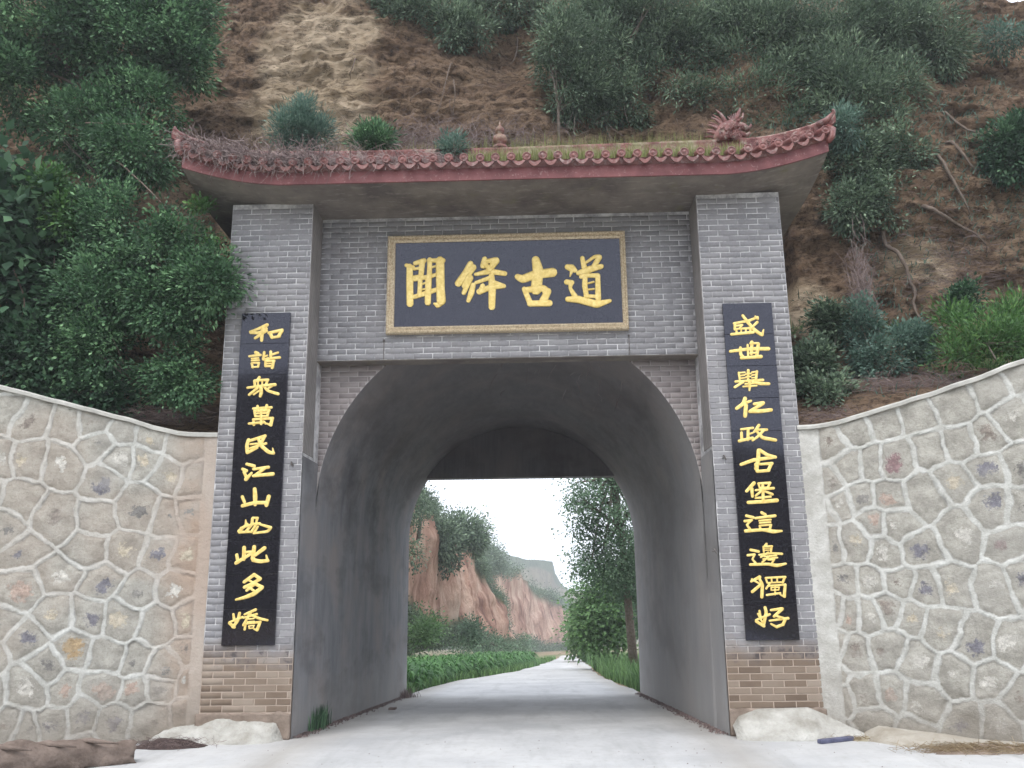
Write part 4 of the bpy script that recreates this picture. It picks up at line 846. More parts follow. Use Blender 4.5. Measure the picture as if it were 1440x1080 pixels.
def centres_in(blobs, n, rg, shell=.55, gap=.0, seed=0):
    w = np.array([b[3]*b[4]*b[5] for b in blobs])**.66; w /= w.sum(); k = rg.choice(len(blobs), n*2, p=w); B = np.array(blobs)[k]
    d = rg.normal(0, 1, (n*2, 3)); d /= np.linalg.norm(d, axis=1)[:, None]; r = rg.uniform(shell**3, 1, (n*2, 1))**(1/3)
    P = B[:, :3]+d*r*B[:, 3:6]
    g_ = vnoise(P*1.9, seed+5)+.5*vnoise(P*4.1, seed+6); ok = g_ > gap; P = P[ok][:n]; d = d[ok][:n]
    return P, d
def plant(name, label, cat, base, blobs, n, nl, rc, leaf, asp, mat, seed, trunk=None, droop=.3, shell=.45, gap=-.35, tr=.05, group=None, hang=False, limbs=10, spread=.35):
    rg = np.random.RandomState(seed); t = thing(name, label, cat, tuple(base), group)
    if name not in ('poplar',): n = int(n*1.5); gap -= .10; leaf *= 1.25; asp = min(.6, asp*1.15); blobs = [(b[0], b[1], b[2], b[3]*1.12, b[4]*1.1, b[5]*1.12) for b in blobs]
    P, d = centres_in(blobs, n, rg, shell, gap, seed)
    V, F, T = leaves(P, d, nl, rc, leaf, asp, rg, droop, spread)
    o = mesh_np('foliage', V, F, mat, smooth=False, attrs={'tint': T}); o['kind'] = 'stuff'; adopt(t, o)
    mb = MB(); bb = np.array(base, float); top = np.array(trunk[-1] if trunk else np.mean([b[:3] for b in blobs], 0), float)
    pts = [bb]+[np.array(q, float) for q in (trunk or [])]
    if not trunk: pts.append(bb*.4+top*.6)
    if len(pts) > 1: mb.tube(pts, list(np.linspace(tr, tr*.55, len(pts))), 8); adopt(t, mb.build('stem' if tr < .04 else 'trunk', M_BARK, smooth=True))
    lm = MB()
    for k in rg.choice(len(P), min(limbs, len(P)), replace=False):
        s0 = pts[-1] if rg.rand() < .6 or len(pts) < 3 else pts[-2]; mid = (s0+P[k])/2+rg.normal(0, .08, 3)*np.linalg.norm(P[k]-s0)*.5
        lm.tube([s0, mid, P[k]], [tr*.45, tr*.28, tr*.1], 5)
    if lm.v: adopt(t, lm.build('branches', M_BARK, smooth=True))
    return t
def blob(px, py, Y, rx, ry, rz): c = at(px, py, Y); s_ = Y/1218.6*1.08; return (c[0], c[1], c[2], rx*s_, ry, rz*s_)

# left bank
plant('locust_tree', 'dense dark green locust tree high on the bank, upper left corner', 'tree', at(150, 250, 12.4), [blob(60, 40, 12, 110, .9, 70), blob(180, 50, 12.2, 90, .8, 75), blob(255, 95, 12.4, 45, .5, 55), blob(235, 20, 12.5, 70, .6, 40), blob(20, 120, 11.8, 60, .7, 60)], 620, 55, .10, .065, .45, L_LOC, 1, tr=.07, gap=-.15, shell=.2)
plant('paper_mulberry', 'dark broad-leaved shrub overhanging the left wall at the picture edge', 'shrub', at(-40, 470, 11.0), [blob(20, 330, 10.9, 60, .5, 80), blob(10, 440, 10.8, 60, .4, 70), blob(60, 400, 11.0, 45, .4, 60), blob(-30, 250, 11, 60, .5, 60)], 130, 22, .17, .17, .55, L_DARK, 2, tr=.035, gap=-.3, droop=.9)
plant('locust_shrub', 'mid green feathery locust shrub spilling down beside the left roof corner', 'shrub', at(130, 380, 11.6), [blob(185, 150, 12.0, 60, .5, 45), blob(190, 215, 11.5, 50, .5, 45), blob(120, 180, 11.8, 60, .5, 50)], 260, 55, .085, .055, .45, L_LOC, 3, tr=.03, gap=-.2)
plant('hanging_shrub', 'bright small-leaved shrub hanging in front of the left pillar edge', 'shrub', at(150, 530, 10.9), [blob(150, 320, 10.9, 80, .45, 55), blob(230, 345, 10.6, 75, .40, 50), blob(295, 395, 10.2, 42, .22, 42), blob(150, 420, 10.6, 65, .4, 60), blob(240, 420, 10.4, 60, .3, 55), blob(90, 300, 11.1, 50, .4, 50)], 520, 60, .085, .050, .5, L_LOC, 4, tr=.04, gap=-.12, shell=.15)
plant('sapling', 'yellow-green sapling leaves lighter than the shrubs round it, left of the roof', 'sapling', at(75, 420, 10.8), [blob(72, 262, 10.7, 14, .15, 22), blob(85, 300, 10.6, 16, .15, 28)], 26, 40, .06, .06, .5, L_BRIGHT, 5, tr=.012)
plant('sapling', 'bright leafy shoot pointing at the top of the left pillar', 'sapling', at(255, 390, 10.4), [blob(282, 300, 10.3, 14, .12, 18), blob(295, 322, 10.3, 12, .1, 14)], 16, 40, .045, .05, .5, L_BRIGHT, 6, tr=.010)
plant('trailing_shrub', 'small-leaved trailing shrub drooping down to the left wall top', 'shrub', at(190, 575, 10.9), [blob(140, 490, 10.5, 45, .3, 50), blob(235, 500, 10.5, 38, .25, 45), blob(255, 540, 10.5, 40, .25, 25), blob(90, 510, 10.7, 60, .3, 40)], 230, 55, .075, .045, .5, L_LOC, 7, tr=.025, gap=-.05)
plant('bank_shrub', 'very dark low shrub in the shade just above the left wall', 'shrub', at(60, 560, 10.7), [blob(40, 500, 10.7, 70, .4, 38), blob(130, 560, 10.7, 70, .3, 20)], 120, 45, .10, .07, .5, L_DARK, 8, tr=.03)
# above the gate
plant('cypress', 'grey-green young cypress with thin pale stem growing behind the roof ridge', 'tree', at(786, 205, 13.2), [blob(790, 65, 13.4, 38, .4, 55), blob(800, 130, 13.5, 45, .4, 40), blob(840, 90, 13.8, 50, .5, 60)], 330, 50, .085, .07, .22, L_CON, 9, trunk=[at(785, 150, 13.2), at(775, 90, 13.3)], tr=.030, gap=-.2)
plant('cypress', 'broad grey-green cypress filling the top right of centre', 'tree', at(870, 215, 14.2), [blob(900, 40, 14.2, 75, .6, 60), blob(960, 60, 14.3, 50, .5, 60), blob(930, 130, 14.0, 60, .5, 45), blob(870, 150, 14, 50, .5, 35), blob(985, 140, 14, 35, .4, 40), blob(940, 95, 14, 60, .5, 50), blob(860, 30, 14.3, 60, .5, 45), blob(830, 150, 13.8, 40, .4, 30)], 760, 50, .095, .075, .22, L_CON, 10, trunk=[at(862, 120, 14.2), at(880, 60, 14.3)], tr=.055, gap=-.12)
plant('cypress', 'tall dark cypress behind the dragon ornament', 'tree', at(1060, 230, 14.0), [blob(1060, 60, 14.2, 65, .6, 80), blob(1110, 130, 13.9, 60, .5, 70), blob(1060, 150, 13.8, 50, .5, 50), blob(1030, 20, 14.5, 50, .5, 40), blob(1110, 60, 14, 55, .5, 60), blob(1100, 175, 13.6, 50, .4, 30), blob(1035, 100, 14, 35, .4, 40)], 760, 50, .095, .075, .22, L_CON, 11, tr=.06, gap=-.15)
plant('cypress', 'large dark cypress hanging from the cliff top, its crown ending at the bare slope', 'tree', at(1230, 240, 13.9), [blob(1190, 50, 14.0, 80, .6, 70), blob(1270, 50, 14.0, 70, .6, 60), blob(1300, 20, 14.2, 48, .5, 55), blob(1200, 150, 13.4, 60, .5, 60), blob(1260, 130, 13.5, 40, .4, 45), blob(1180, 110, 13.6, 55, .5, 50), blob(1320, 60, 14, 35, .4, 50), blob(1230, 190, 13.2, 50, .4, 35)], 900, 50, .095, .075, .22, L_CON, 12, tr=.06, gap=-.15)
plant('creeper', 'green creeper draped over the cliff right of the roof corner', 'creeper', at(1200, 260, 13.0), [blob(1205, 230, 12.9, 45, .3, 45), blob(1245, 270, 12.8, 42, .3, 45), blob(1200, 290, 12.7, 35, .25, 35), blob(1270, 210, 13, 35, .3, 40)], 260, 50, .07, .055, .4, L_CON, 13, tr=.03, gap=-.1)
plant('shrub', 'small bright feathery bush at the tip of the right roof corner', 'shrub', at(1195, 215, 12.7), [blob(1190, 180, 12.5, 30, .25, 24)], 40, 50, .06, .07, .22, L_GREY, 14, tr=.015)
plant('overhanging_shrub', 'shrub hanging from the shaded cliff top above the middle of the roof', 'shrub', at(610, -20, 14.9), [blob(600, 20, 14.6, 60, .4, 26), blob(635, 40, 14.4, 28, .3, 34), blob(560, 5, 14.7, 40, .4, 22), blob(700, 12, 15, 80, .4, 26), blob(670, 45, 14.6, 40, .3, 22)], 340, 45, .09, .08, .25, L_CON, 15, tr=.03)
plant('shrub', 'dark bush growing on the bare slope at the right picture edge', 'shrub', at(1420, 265, 13.0), [blob(1415, 215, 12.9, 34, .3, 38), blob(1445, 200, 12.9, 34, .3, 35)], 140, 50, .075, .06, .45, L_DARK, 16, tr=.02)
plant('shrub', 'pale dusty bush high on the slope near the top right corner', 'shrub', at(1410, 75, 14.2), [blob(1410, 55, 14.1, 30, .25, 18)], 36, 40, .08, .06, .3, L_GREY, 17, tr=.015)
plant('weed_patch', 'fresh bright green weeds above the right wall at the picture edge', 'weeds', at(1400, 505, 10.7), [blob(1400, 475, 10.9, 50, .3, 20), blob(1350, 498, 10.8, 34, .2, 12), blob(1430, 445, 11.2, 26, .25, 18), blob(1340, 455, 11.4, 18, .2, 14)], 150, 34, .10, .065, .22, L_BRIGHT, 18, tr=.012, droop=-.5, gap=.15)
plant('creeper', 'blue-green creeper climbing the earth just right of the right pillar', 'creeper', at(1150, 590, 11.0), [blob(1165, 455, 12.0, 18, .15, 25), blob(1145, 520, 11.4, 26, .2, 35), blob(1165, 560, 11.0, 35, .2, 24)], 130, 45, .065, .055, .5, L_CON, 19, tr=.015)
plant('creeper', 'trailing green vine down the middle of the right bank', 'creeper', at(1225, 560, 11.0), [blob(1215, 470, 11.8, 20, .15, 45), blob(1235, 510, 11.4, 26, .2, 30), blob(1275, 490, 11.5, 30, .2, 30)], 130, 45, .06, .05, .4, L_GREY, 20, tr=.012)
plant('creeper', 'small patch of ivy above the bright weeds on the right bank', 'creeper', at(1360, 440, 11.9), [blob(1360, 425, 11.9, 22, .15, 20)], 34, 40, .06, .05, .5, L_DARK, 21, tr=.01)
# on the roof
plant('bush', 'large blue-green bush growing out of the left part of the roof', 'bush', at(418, 212, 10.55), [blob(415, 182, 10.55, 30, .2, 26), blob(428, 155, 10.55, 11, .1, 20), blob(447, 185, 10.55, 15, .12, 20)], 150, 46, .055, .055, .16, L_GREY, 22, tr=.012, droop=-.9)
plant('bush', 'round green bush on the roof ridge, right of the larger bush', 'bush', at(525, 212, 10.5), [blob(525, 195, 10.5, 26, .15, 17)], 52, 46, .05, .06, .2, L_LOC, 23, tr=.01, droop=-.8)
plant('bush', 'small tuft of green weed on the ridge left of the gourd finial', 'bush', at(636, 222, 10.25), [blob(636, 205, 10.3, 14, .1, 18)], 26, 40, .04, .05, .2, L_GREY, 24, tr=.008, droop=-.8)

def grass(name, label, roots, h, w, mat, seed, lean=.35, kind='stuff', cat='grass'):
    rg = np.random.RandomState(seed); roots = np.asarray(roots, float); N = len(roots); H_ = h*rg.uniform(.35, 1.2, (N, 1)); a = rg.uniform(0, 6.283, N)
    ln = np.c_[np.cos(a), np.sin(a), np.zeros(N)]*rg.uniform(0, lean, (N, 1)); sd = np.c_[-np.sin(a), np.cos(a), np.zeros(N)]*w*.5
    up = np.array([0, 0, 1.])
    m1 = roots+H_*(up*.55+ln*.35); m2 = roots+H_*(up*(1-.35*np.linalg.norm(ln, axis=1)[:, None])+ln*1.1)
    V = np.stack([roots-sd, roots+sd, m1+sd*.8, m1-sd*.8, m2+sd*.15, m2-sd*.15], 1).reshape(-1, 3); k = np.arange(N)[:, None]*6
    F = np.vstack([k+np.array([[0, 1, 2, 3]]), k+np.array([[3, 2, 4, 5]])]); T = np.repeat(rg.uniform(0, 1, N), 6)
    o = mesh_np(name, V, F, mat, smooth=False, attrs={'tint': T}); o['kind'] = 'stuff'
    if label: o['label'] = label; o['category'] = cat
    return o
rg = np.random.RandomState(4)
def along(px0, px1, n, Yr, dz=(0, .0)):
    px = rg.uniform(px0, px1, n); out = []
    for x in px:
        X_ = at(x, 210, 10.2)[0]; Y_ = rg.uniform(*Yr); l = float(lift(X_)); z_ = ZT+.27+l+(Y_-9.9)*.33; out.append((X_, Y_, z_))
    return out
grass('ridge_grass', 'yellow-green grass growing along the right half of the tiled roof', along(660, 1045, 4200, (9.98, 10.33)), .20, .008, L_GRASS, 31)
grass('back_grass', 'tall dry grass standing behind the roof ridge', [(at(x, 210, 10.6)[0], rg.uniform(10.5, 10.8), ZT+.60) for x in rg.beta(1.6, 1.1, 2400)*460+560], .36, .007, L_GRASS, 32, .3)
grass('left_grass', 'sparse dry grass on the left half of the tiled roof', along(440, 680, 600, (9.98, 10.33)), .16, .007, L_DRY, 33)
# dry creeper mat over the left eave
def dry_mat(label, n, seed, x0, x1):
    rg = np.random.RandomState(seed); mb_V = []; mb_F = []; T = []
    for k in range(n):
        px = rg.beta(1.2, 1.5)*(x1-x0)+x0; X_ = at(px, 225, 10)[0]; l = float(lift(X_)); Y_ = rg.uniform(9.86, 10.35); p = np.array([X_, Y_, ZT+.30+l+(Y_-9.9)*.33+rg.uniform(0, .12)])
        d = rg.normal(0, 1, 3)*[1, .4, .5]+[0, -.45, -.10]; d /= np.linalg.norm(d); w = rg.uniform(.002, .0040); pts = [p]; s_ = rg.uniform(.035, .08)
        for q in range(5):
            d = d+rg.normal(0, .28, 3)+[0, 0, -.13]; d /= np.linalg.norm(d); p = p+d*s_; pts.append(p)
        sd = np.array([0, .3, 1.])*w if rg.rand() < .5 else np.array([1., 0, .3])*w
        b = len(mb_V)
        for p in pts: mb_V += [p-sd, p+sd]; T += [0, 0]
        tt = rg.rand()
        for q in range(len(pts)*2): T[-1-q] = tt
        mb_F += [(b+2*q, b+2*q+1, b+2*q+3, b+2*q+2) for q in range(5)]
    o = mesh_np('dry_creeper', mb_V, mb_F, L_DRY, smooth=False, attrs={'tint': T}); o['kind'] = 'stuff'; o['label'] = label; o['category'] = 'creeper'
dry_mat('tangled dead purple-brown creeper hanging over the left eave', 4200, 8, 262, 480)
dry_mat('thin dead stalks trailing over the tiles left of centre', 320, 9, 470, 640)

# roots and bare sticks on the earth face
def stick(name, label, pts, r, mat=M_ROOT, cat='root', group=None, dy=0):
    P3 = [at(x, y, Y) for x, y, Y in pts]; out = []
    for i in range(len(P3)-1):
        p0, p1, p2, p3 = P3[max(0, i-1)], P3[i], P3[i+1], P3[min(len(P3)-1, i+2)]
        for t in (0, .25, .5, .75): out.append(.5*((2*p1)+(-p0+p2)*t+(2*p0-5*p1+4*p2-p3)*t*t+(-p0+3*p1-3*p2+p3)*t**3)+np.array([random.uniform(-1, 1) for _ in range(3)])*r*.28)
    out.append(P3[-1]); n = len(out)
    if cat == 'root': out[0] = out[0]+np.array([0, .15, .03]); out[-1] = out[-1]+np.array([0, .12, -.02])
    o = MB().tube(out, [r*(1-.72*(i/(n-1))**1.5)*random.uniform(.88, 1.14) for i in range(n)], 8).build(name, mat, smooth=True); tag(o, label, cat, group); return o
def face(px, py, extra=.02):                         # point on the cliff face seen at that place
    for Y in np.linspace(10.2, 17, 300):
        q = at(px, py, Y)
        if Y >= cliff_y(q[0], q[2])-extra: return (px, py, Y)
    return (px, py, 13.)
def droot(name, label, pl_, r, group='roots exposed on the cliff', cat='root'):
    pts = [face(*p) for p in pl_]; ys = [p[2] for p in pts]; ys = [min(ys[max(0, i-1):i+2]) for i in range(len(ys))]; pts = [(p[0], p[1], y-.02) for p, y in zip(pts, ys)]
    return stick(name, label, pts, r, cat=cat, group=group)
droot('root', 'long thick curving root hanging down to the bright weeds', [(1241, 324), (1246, 345), (1262, 355), (1272, 372), (1280, 395), (1287, 410), (1285, 430), (1296, 450), (1310, 462), (1325, 473)], 0.0338)
droot('root', 'dark root running down and right from the cypress across the upper slope', [(1297, 288), (1318, 298), (1335, 308), (1350, 318), (1372, 330), (1392, 350)], 0.0338)
droot('root', 'pale straight root slanting below the tall cypress crown', [(1318, 215), (1330, 235), (1345, 262), (1360, 290), (1364, 302)], 0.0263)
droot('root', 'upper root crossing the bare slope toward the dark bush', [(1326, 155), (1345, 172), (1360, 182), (1378, 188), (1388, 200)], 0.0225)
droot('root', 'root dropping behind the upper root on the right slope', [(1337, 197), (1352, 214), (1365, 232), (1376, 246)], 0.0263)
droot('root', 'crooked root just right of the pale earth knob by the right pillar', [(1190, 293), (1198, 318), (1206, 336), (1215, 342), (1199, 353)], 0.0225)
droot('root', 'thin root hanging on the earth above the left half of the roof', [(635, 85), (628, 110), (618, 150), (610, 165)], 0.0090)
droot('root', 'pale peeled root near the overhang above the middle of the roof', [(500, 80), (497, 92), (491, 105)], 0.0135)
droot('root', 'thin wavy root above the tuft left of the gourd', [(637, 108), (640, 130), (638, 150), (636, 170)], 0.0075)
droot('root', 'dark stem on the earth face left of the young cypress', [(728, 50), (727, 70), (722, 85), (715, 92)], 0.0150)
droot('root', 'short slanting root above the round roof bush', [(575, 140), (590, 130), (605, 122)], 0.0090)
stick('bare_branch', 'pale straight dead branch lying across the left foliage', [(120, 173, 11.2), (170, 174, 11.15), (216, 175, 11.1)], .012, cat='branch')
stick('bare_branch', 'long dead branch slanting down to the left pillar top', [(160, 222, 11.1), (200, 258, 10.9), (230, 288, 10.7)], .014, cat='branch')
stick('bare_branch', 'forked bare stem among the dark leaves at the left edge', [(20, 380, 10.5), (34, 420, 10.45), (30, 450, 10.4)], .012, cat='branch')
# twig heap on the right bank
def twigs(label, c, rx, ry, rz, n, seed, mat=L_DRY, L=.25, w=.004, name='twig_heap', cat='twigs', layd=.25):
    rg = np.random.RandomState(seed); V = []; F = []; T = []
    for k in range(n):
        p = np.array(c)+rg.normal(0, .5, 3)*[rx, ry, rz]; d = rg.normal(0, 1, 3)*[1, .6, layd]; d /= np.linalg.norm(d); l = L*rg.uniform(.4, 1.3); sd = np.cross(d, [0, 1, .3]); sd = sd/np.linalg.norm(sd)*w*.5
        q = [p-d*l*.5, p+rg.normal(0, .02, 3), p+d*l*.5]; b = len(V); V += [q[0]-sd, q[0]+sd, q[1]+sd, q[1]-sd, q[2]+sd*.4, q[2]-sd*.4]; F += [(b, b+1, b+2, b+3), (b+3, b+2, b+4, b+5)]; T += [rg.rand()]*6
    o = mesh_np(name, V, F, mat, smooth=False, attrs={'tint': T}); o['kind'] = 'stuff'; o['label'] = label; o['category'] = cat; return o
twigs('dead brown twigs heaped on the right bank above the wall corner', at(1175, 592, 10.75), .45, .25, .12, 900, 3, L=.35)
twigs('dry brush along the top edge of the right wall', at(1290, 545, 10.9), .9, .35, .16, 1500, 4, L=.22)
twigs('dead twigs along the top edge of the left wall', at(200, 585, 10.75), .8, .2, .10, 900, 5, L=.2)
twigs('tangled dry vine strands hanging on the middle of the right bank', at(1212, 410, 12.0), .16, .15, .75, 700, 6, L=.3, layd=2.5)
twigs('sparse dry brush over the right slope', at(1345, 380, 12.2), 1.0, .3, .9, 700, 7, L=.22)
twigs('dry brush behind the roof ridge at the foot of the cliff', at(600, 195, 12.6), 2.2, .25, .3, 1500, 8, L=.3, layd=1.0)

def face_cover(name, label, n, L, w, mat, seed, zmin, zmax, cat, droop=-1.0, xr=(-9, 9), keep=None):
    rg = np.random.RandomState(seed); X_ = rg.uniform(*xr, n); Z_ = rg.uniform(zmin, zmax, n); k_ = vnoise(np.c_[X_*.9, Z_*.7, Z_*0+seed])+.5*vnoise(np.c_[X_*2.5, Z_*2, Z_*0+seed]); ok = k_ > -.05
    if keep is not None: ok &= keep(X_, Z_)
    X_ = X_[ok]; Z_ = Z_[ok]; ii = np.clip(np.round((X_+13)/26*619).astype(int), 0, 619); jj = np.array([np.argmin(abs(Zc[:, a]-z)) for a, z in zip(ii, Z_)]); Y_ = P_Y[jj, ii]
    N = len(X_); p = np.c_[X_, Y_-.01, Z_]; d = rg.normal(0, .5, (N, 3))+np.array([0, -.6, droop]); d /= np.linalg.norm(d, axis=1)[:, None]; d2 = d+np.array([0, -.1, -.5]); d2 /= np.linalg.norm(d2, axis=1)[:, None]
    l = L*rg.uniform(.3, 1.2, (N, 1)); sd = np.c_[np.ones(N), rg.normal(0, .3, N), rg.normal(0, .4, N)]*w*.5
    V = np.stack([p-sd, p+sd, p+d*l*.5+sd, p+d*l*.5-sd, p+d*l*.5+d2*l*.5+sd*.3, p+d*l*.5+d2*l*.5-sd*.3], 1).reshape(-1, 3); q = np.arange(N)[:, None]*6
    F = np.vstack([q+np.array([[0, 1, 2, 3]]), q+np.array([[3, 2, 4, 5]])]); o = mesh_np(name, V, F, mat, smooth=False, attrs={'tint': np.repeat(rg.uniform(0, 1, N), 6)}); o['kind'] = 'stuff'; o['label'] = label; o['category'] = cat
not_tan = lambda x, z: np.hypot((x+3.2)/1.3, (z-11)/2.4) > 1
face_cover('hanging_roots', 'fine dead roots and dry stalks hanging all over the earth face', 2600, .26, .005, L_DRY, 5, 4.2, 13.5, 'roots', keep=not_tan)
face_cover('sparse_weeds', 'sparse green weeds sprouting from the bare slope on the right', 9000, .14, .012, L_GREY, 6, 3.6, 13.0, 'weeds', droop=.5, xr=(3.3, 9))
face_cover('bank_grass', 'low green and dry grass on the shelf above the right wall', 9000, .20, .009, L_POP2, 8, 3.6, 5.4, 'grass', droop=.7, xr=(3.2, 8))
# ================================================================ foreground
def mound(name, label, cat, pts_top, depth, mat, seed, ywall, amp=.03, nse=6, side=1, kind=None, step=.025):
    """a bank of material leaning on a wall: pts_top = [(x, height)], ywall(x) its back line"""
    xs_ = np.arange(pts_top[0][0], pts_top[-1][0]+step, step); hs_ = np.interp(xs_, [p[0] for p in pts_top], [p[1] for p in pts_top]); K = 16; V = []
    for x, h in zip(xs_, hs_):
        for k in range(K+1):
            t = k/K; y = ywall(x)-depth*t*(.35+.65*min(1, h/max(q[1] for q in pts_top))); z_ = h*(1-t**1.6)**.9 if t < 1 else -.02
            V.append((x, y, z_))
    V = np.array(V); nn_ = fbm(V*nse, 4, seed); w = np.tile(np.r_[.3, np.ones(K-1), 0], len(xs_)); V[:, 1] -= amp*nn_*w; V[:, 2] += amp*.8*fbm(V*nse+9, 4, seed+1)*w
    V[:, 2] = np.where(np.tile(np.arange(K+1) == K, len(xs_)), -.03, V[:, 2])
    n = K+1; F = [(i*n+k, i*n+k+1, (i+1)*n+k+1, (i+1)*n+k) for i in range(len(xs_)-1) for k in range(K)]
    o = mesh_np(name, V, F, mat); 
    if label: tag(o, label, cat)
    if kind: o['kind'] = kind
    return o
wl_y = lambda x: (P0-.02 if x > -3.95 else 10.455-.229*(-3.93-x))+.0
wr_y = lambda x: (P0-.02 if x < 3.2 else 10.45-.446*(x-3.18))+.0
mound('lime_skirt', 'lumpy white lime mortar skirt at the foot of the left pillar', 'mortar skirt', [(-4.42, .0), (-4.30, .12), (-4.1, .16), (-3.7, .21), (-3.2, .20), (-3.02, .16), (-2.95, .06), (-2.93, 0)], .34, M_LIME, 3, wl_y, .05, 5)
mound('lime_skirt', 'smooth whitewashed cement skirt at the foot of the right pillar', 'mortar skirt', [(2.15, .12), (2.22, .22), (2.45, .29), (3.0, .30), (3.2, .22), (3.4, .12), (3.58, .04), (3.65, 0)], .37, M_LIME, 4, wr_y, .015, 3)
mound('soil_bank', None, None, [(3.45, .0), (3.7, .13), (4.1, .10), (4.6, .05), (5.3, .04), (6.4, .04)], .50, simple('sandy_dust', (.27, .24, .19), (.42, .39, .34), 4, .95, .1, .6, .02), 6, wr_y, .02, 4, kind='structure')
# log
g0 = on_ground(-60, 1075, .13); g1 = on_ground(70, 1066, .13); g2 = on_ground(188, 1055, .11)
n = 40; pts = [g0*(1-t)+g2*t+np.array([0, 0, .02*math.sin(t*5)]) for t in np.linspace(0, 1, n)]
lg = MB().tube(pts, [.135-.02*t for t in np.linspace(0, 1, n)], 28, cap=False)
V = np.array(lg.v); c_ = np.repeat(np.array(pts), 28, 0); dvv = V-c_; V = c_+dvv*(1+.22*fbm(V*[1.6, 11, 11], 4, 3)+.10*fbm(V*[5, 30, 30], 2, 4))[:, None]
ring0 = V[-28:]; cen = ring0.mean(0)
inner = [cen+(ring0-cen)*.72, cen+(ring0-cen)*.66+np.array([-.14, 0, 0])]
V = np.vstack([V]+inner); nV = len(V); F = [f for f in lg.f]; b0 = (n-1)*28
for lv in (0, 28):
    for k in range(28): F.append((b0+lv+k, b0+lv+(k+1) % 28, b0+lv+28+(k+1) % 28, b0+lv+28+k))
F = np.array(F); V[-84:-56, 0] += .05*vnoise(np.c_[np.arange(28)*.9, np.zeros(28), np.zeros(28)]); lo = thing('fallen_log', 'weathered pinkish-brown log with a hollow end lying by the left wall', 'log', tuple(g1-[0, 0, .13]))
l1 = mesh_np('log_trunk', V, F, M_LOG); adopt(lo, l1); l2 = MB(); l2.add([tuple(p) for p in V[-28:]], [tuple(range(28))]); adopt(lo, l2.build('hollow_core', M_DEBRIS))
# peeling bark slabs
for k in range(3):
    t = .25+.25*k; p = g0*(1-t)+g2*t; mb = MB(); mb.tube([p+np.array([-.25, -.06, .115]), p+np.array([0, -.07, .13]), p+np.array([.28, -.06, .10])], [.012, .028, .008], 6); adopt(lo, mb.build('bark_strip', M_LOG, smooth=True))
# leaf litter
def litter(label, px, py, rx, ry, h, seed, mat, n, leafm, L):
    c = on_ground(px, py); xs_ = np.linspace(-1, 1, 44); X_, Y_ = np.meshgrid(xs_, xs_); r_ = np.hypot(X_, Y_); r_ = np.clip(r_+.18*vnoise(np.stack([X_*3, Y_*3, X_*0+seed], -1)), 0, 1.3)
    Z_ = h*(1-sstep(.0, 1.0, r_))*(1+.35*vnoise(np.stack([X_*7, Y_*7, X_*0], -1), seed))-.006
    V = np.stack([c[0]+X_*rx, c[1]+Y_*ry, Z_], -1).reshape(-1, 3); F = [(j*44+i, j*44+i+1, (j+1)*44+i+1, (j+1)*44+i) for j in range(43) for i in range(43)]
    F = [f for f in F if max(V[list(f), 2]) > 0]
    o = mesh_np('litter_pile', V, F, mat); o['kind'] = 'stuff'; o['label'] = label; o['category'] = 'litter'
    twigs(label.replace('pile', 'stalks on the pile'), (c[0], c[1], h*.55), rx*.85, ry*.8, h*.35, n, seed+1, leafm, L, .004, 'loose_straw', 'straw', .12)
litter('dark rotting leaf pile between the log and the white skirt', 240, 1050, .46, .24, .08, 3, M_DEBRIS, 420, L_DRY, .12)
litter('trampled brown straw pile by the right wall at the picture edge', 1385, 1057, .75, .20, .06, 4, M_STRAWBED if 'M_STRAWBED' in globals() else M_MUD, 1500, L_STRAW, .16)
litter('thin olive straw pile beside the blue bar', 1230, 1040, .45, .16, .035, 5, simple('olive_soil', (.24, .21, .14), (.36, .33, .25), 9), 500, L_STRAW, .14)
# slate-blue bar
a = on_ground(1152, 1043, .022); b = on_ground(1198, 1038, .022); d = (b-a)/np.linalg.norm(b-a); s_ = np.array([-d[1], d[0], 0])*.035; u_ = np.array([0, 0, .022])
mb = MB(); V = []
for p in (a, b): V += [tuple(p-s_-u_), tuple(p+s_-u_), tuple(p+s_+u_), tuple(p-s_+u_)]
mb.add(V, [(0, 1, 2, 3), (7, 6, 5, 4), (0, 4, 5, 1), (1, 5, 6, 2), (2, 6, 7, 3), (3, 7, 4, 0)])
tag(mb.build('building_block', M_BLUE, bevel=.01, seg=2), 'slate-blue block lying by the white skirt of the right pillar', 'block')
def chip(label, px, py, s_, seed, mat=M_SHARD, zz=0):
    c = on_ground(px, py, zz); rg = np.random.RandomState(seed); V = [(c[0]+dx*s_*rg.uniform(.7, 1.1), c[1]+dy*s_*.8*rg.uniform(.7, 1.1), c[2]+dz*s_*.5) for dz in (0, 1) for dx, dy in ((-1, -1), (1, -1), (1.1, 1), (-.9, 1))]
    tag(MB().add(V, [(0, 3, 2, 1), (4, 5, 6, 7), (0, 1, 5, 4), (1, 2, 6, 5), (2, 3, 7, 6), (3, 0, 4, 7)]).build('rubble_chip', mat, bevel=.006), label, 'rubble chip', 'loose chips on the road')
chip('broken brick piece on the road near the left tunnel wall', 552, 998, .07, 1, zz=-.2)
V = []; F = []
for k in range(70):
    c = on_ground(random.uniform(330, 1440), random.uniform(1040, 1079)); q_ = random.uniform(.004, .011); b = len(V)
    V += [(c[0]+q_*math.cos(t*2.1+k), c[1]+q_*math.sin(t*2.1+k), .001) for t in range(3)]+[(c[0], c[1], q_*.9)]; F += [(b, b+1, b+3), (b+1, b+2, b+3), (b+2, b, b+3)]
o = mesh_np('loose_grit', V, F, M_SHARD, smooth=False); o['kind'] = 'stuff'; o['label'] = 'fine loose grit scattered over the road in front of the gateway'; o['category'] = 'grit'
rgx = np.random.RandomState(77)
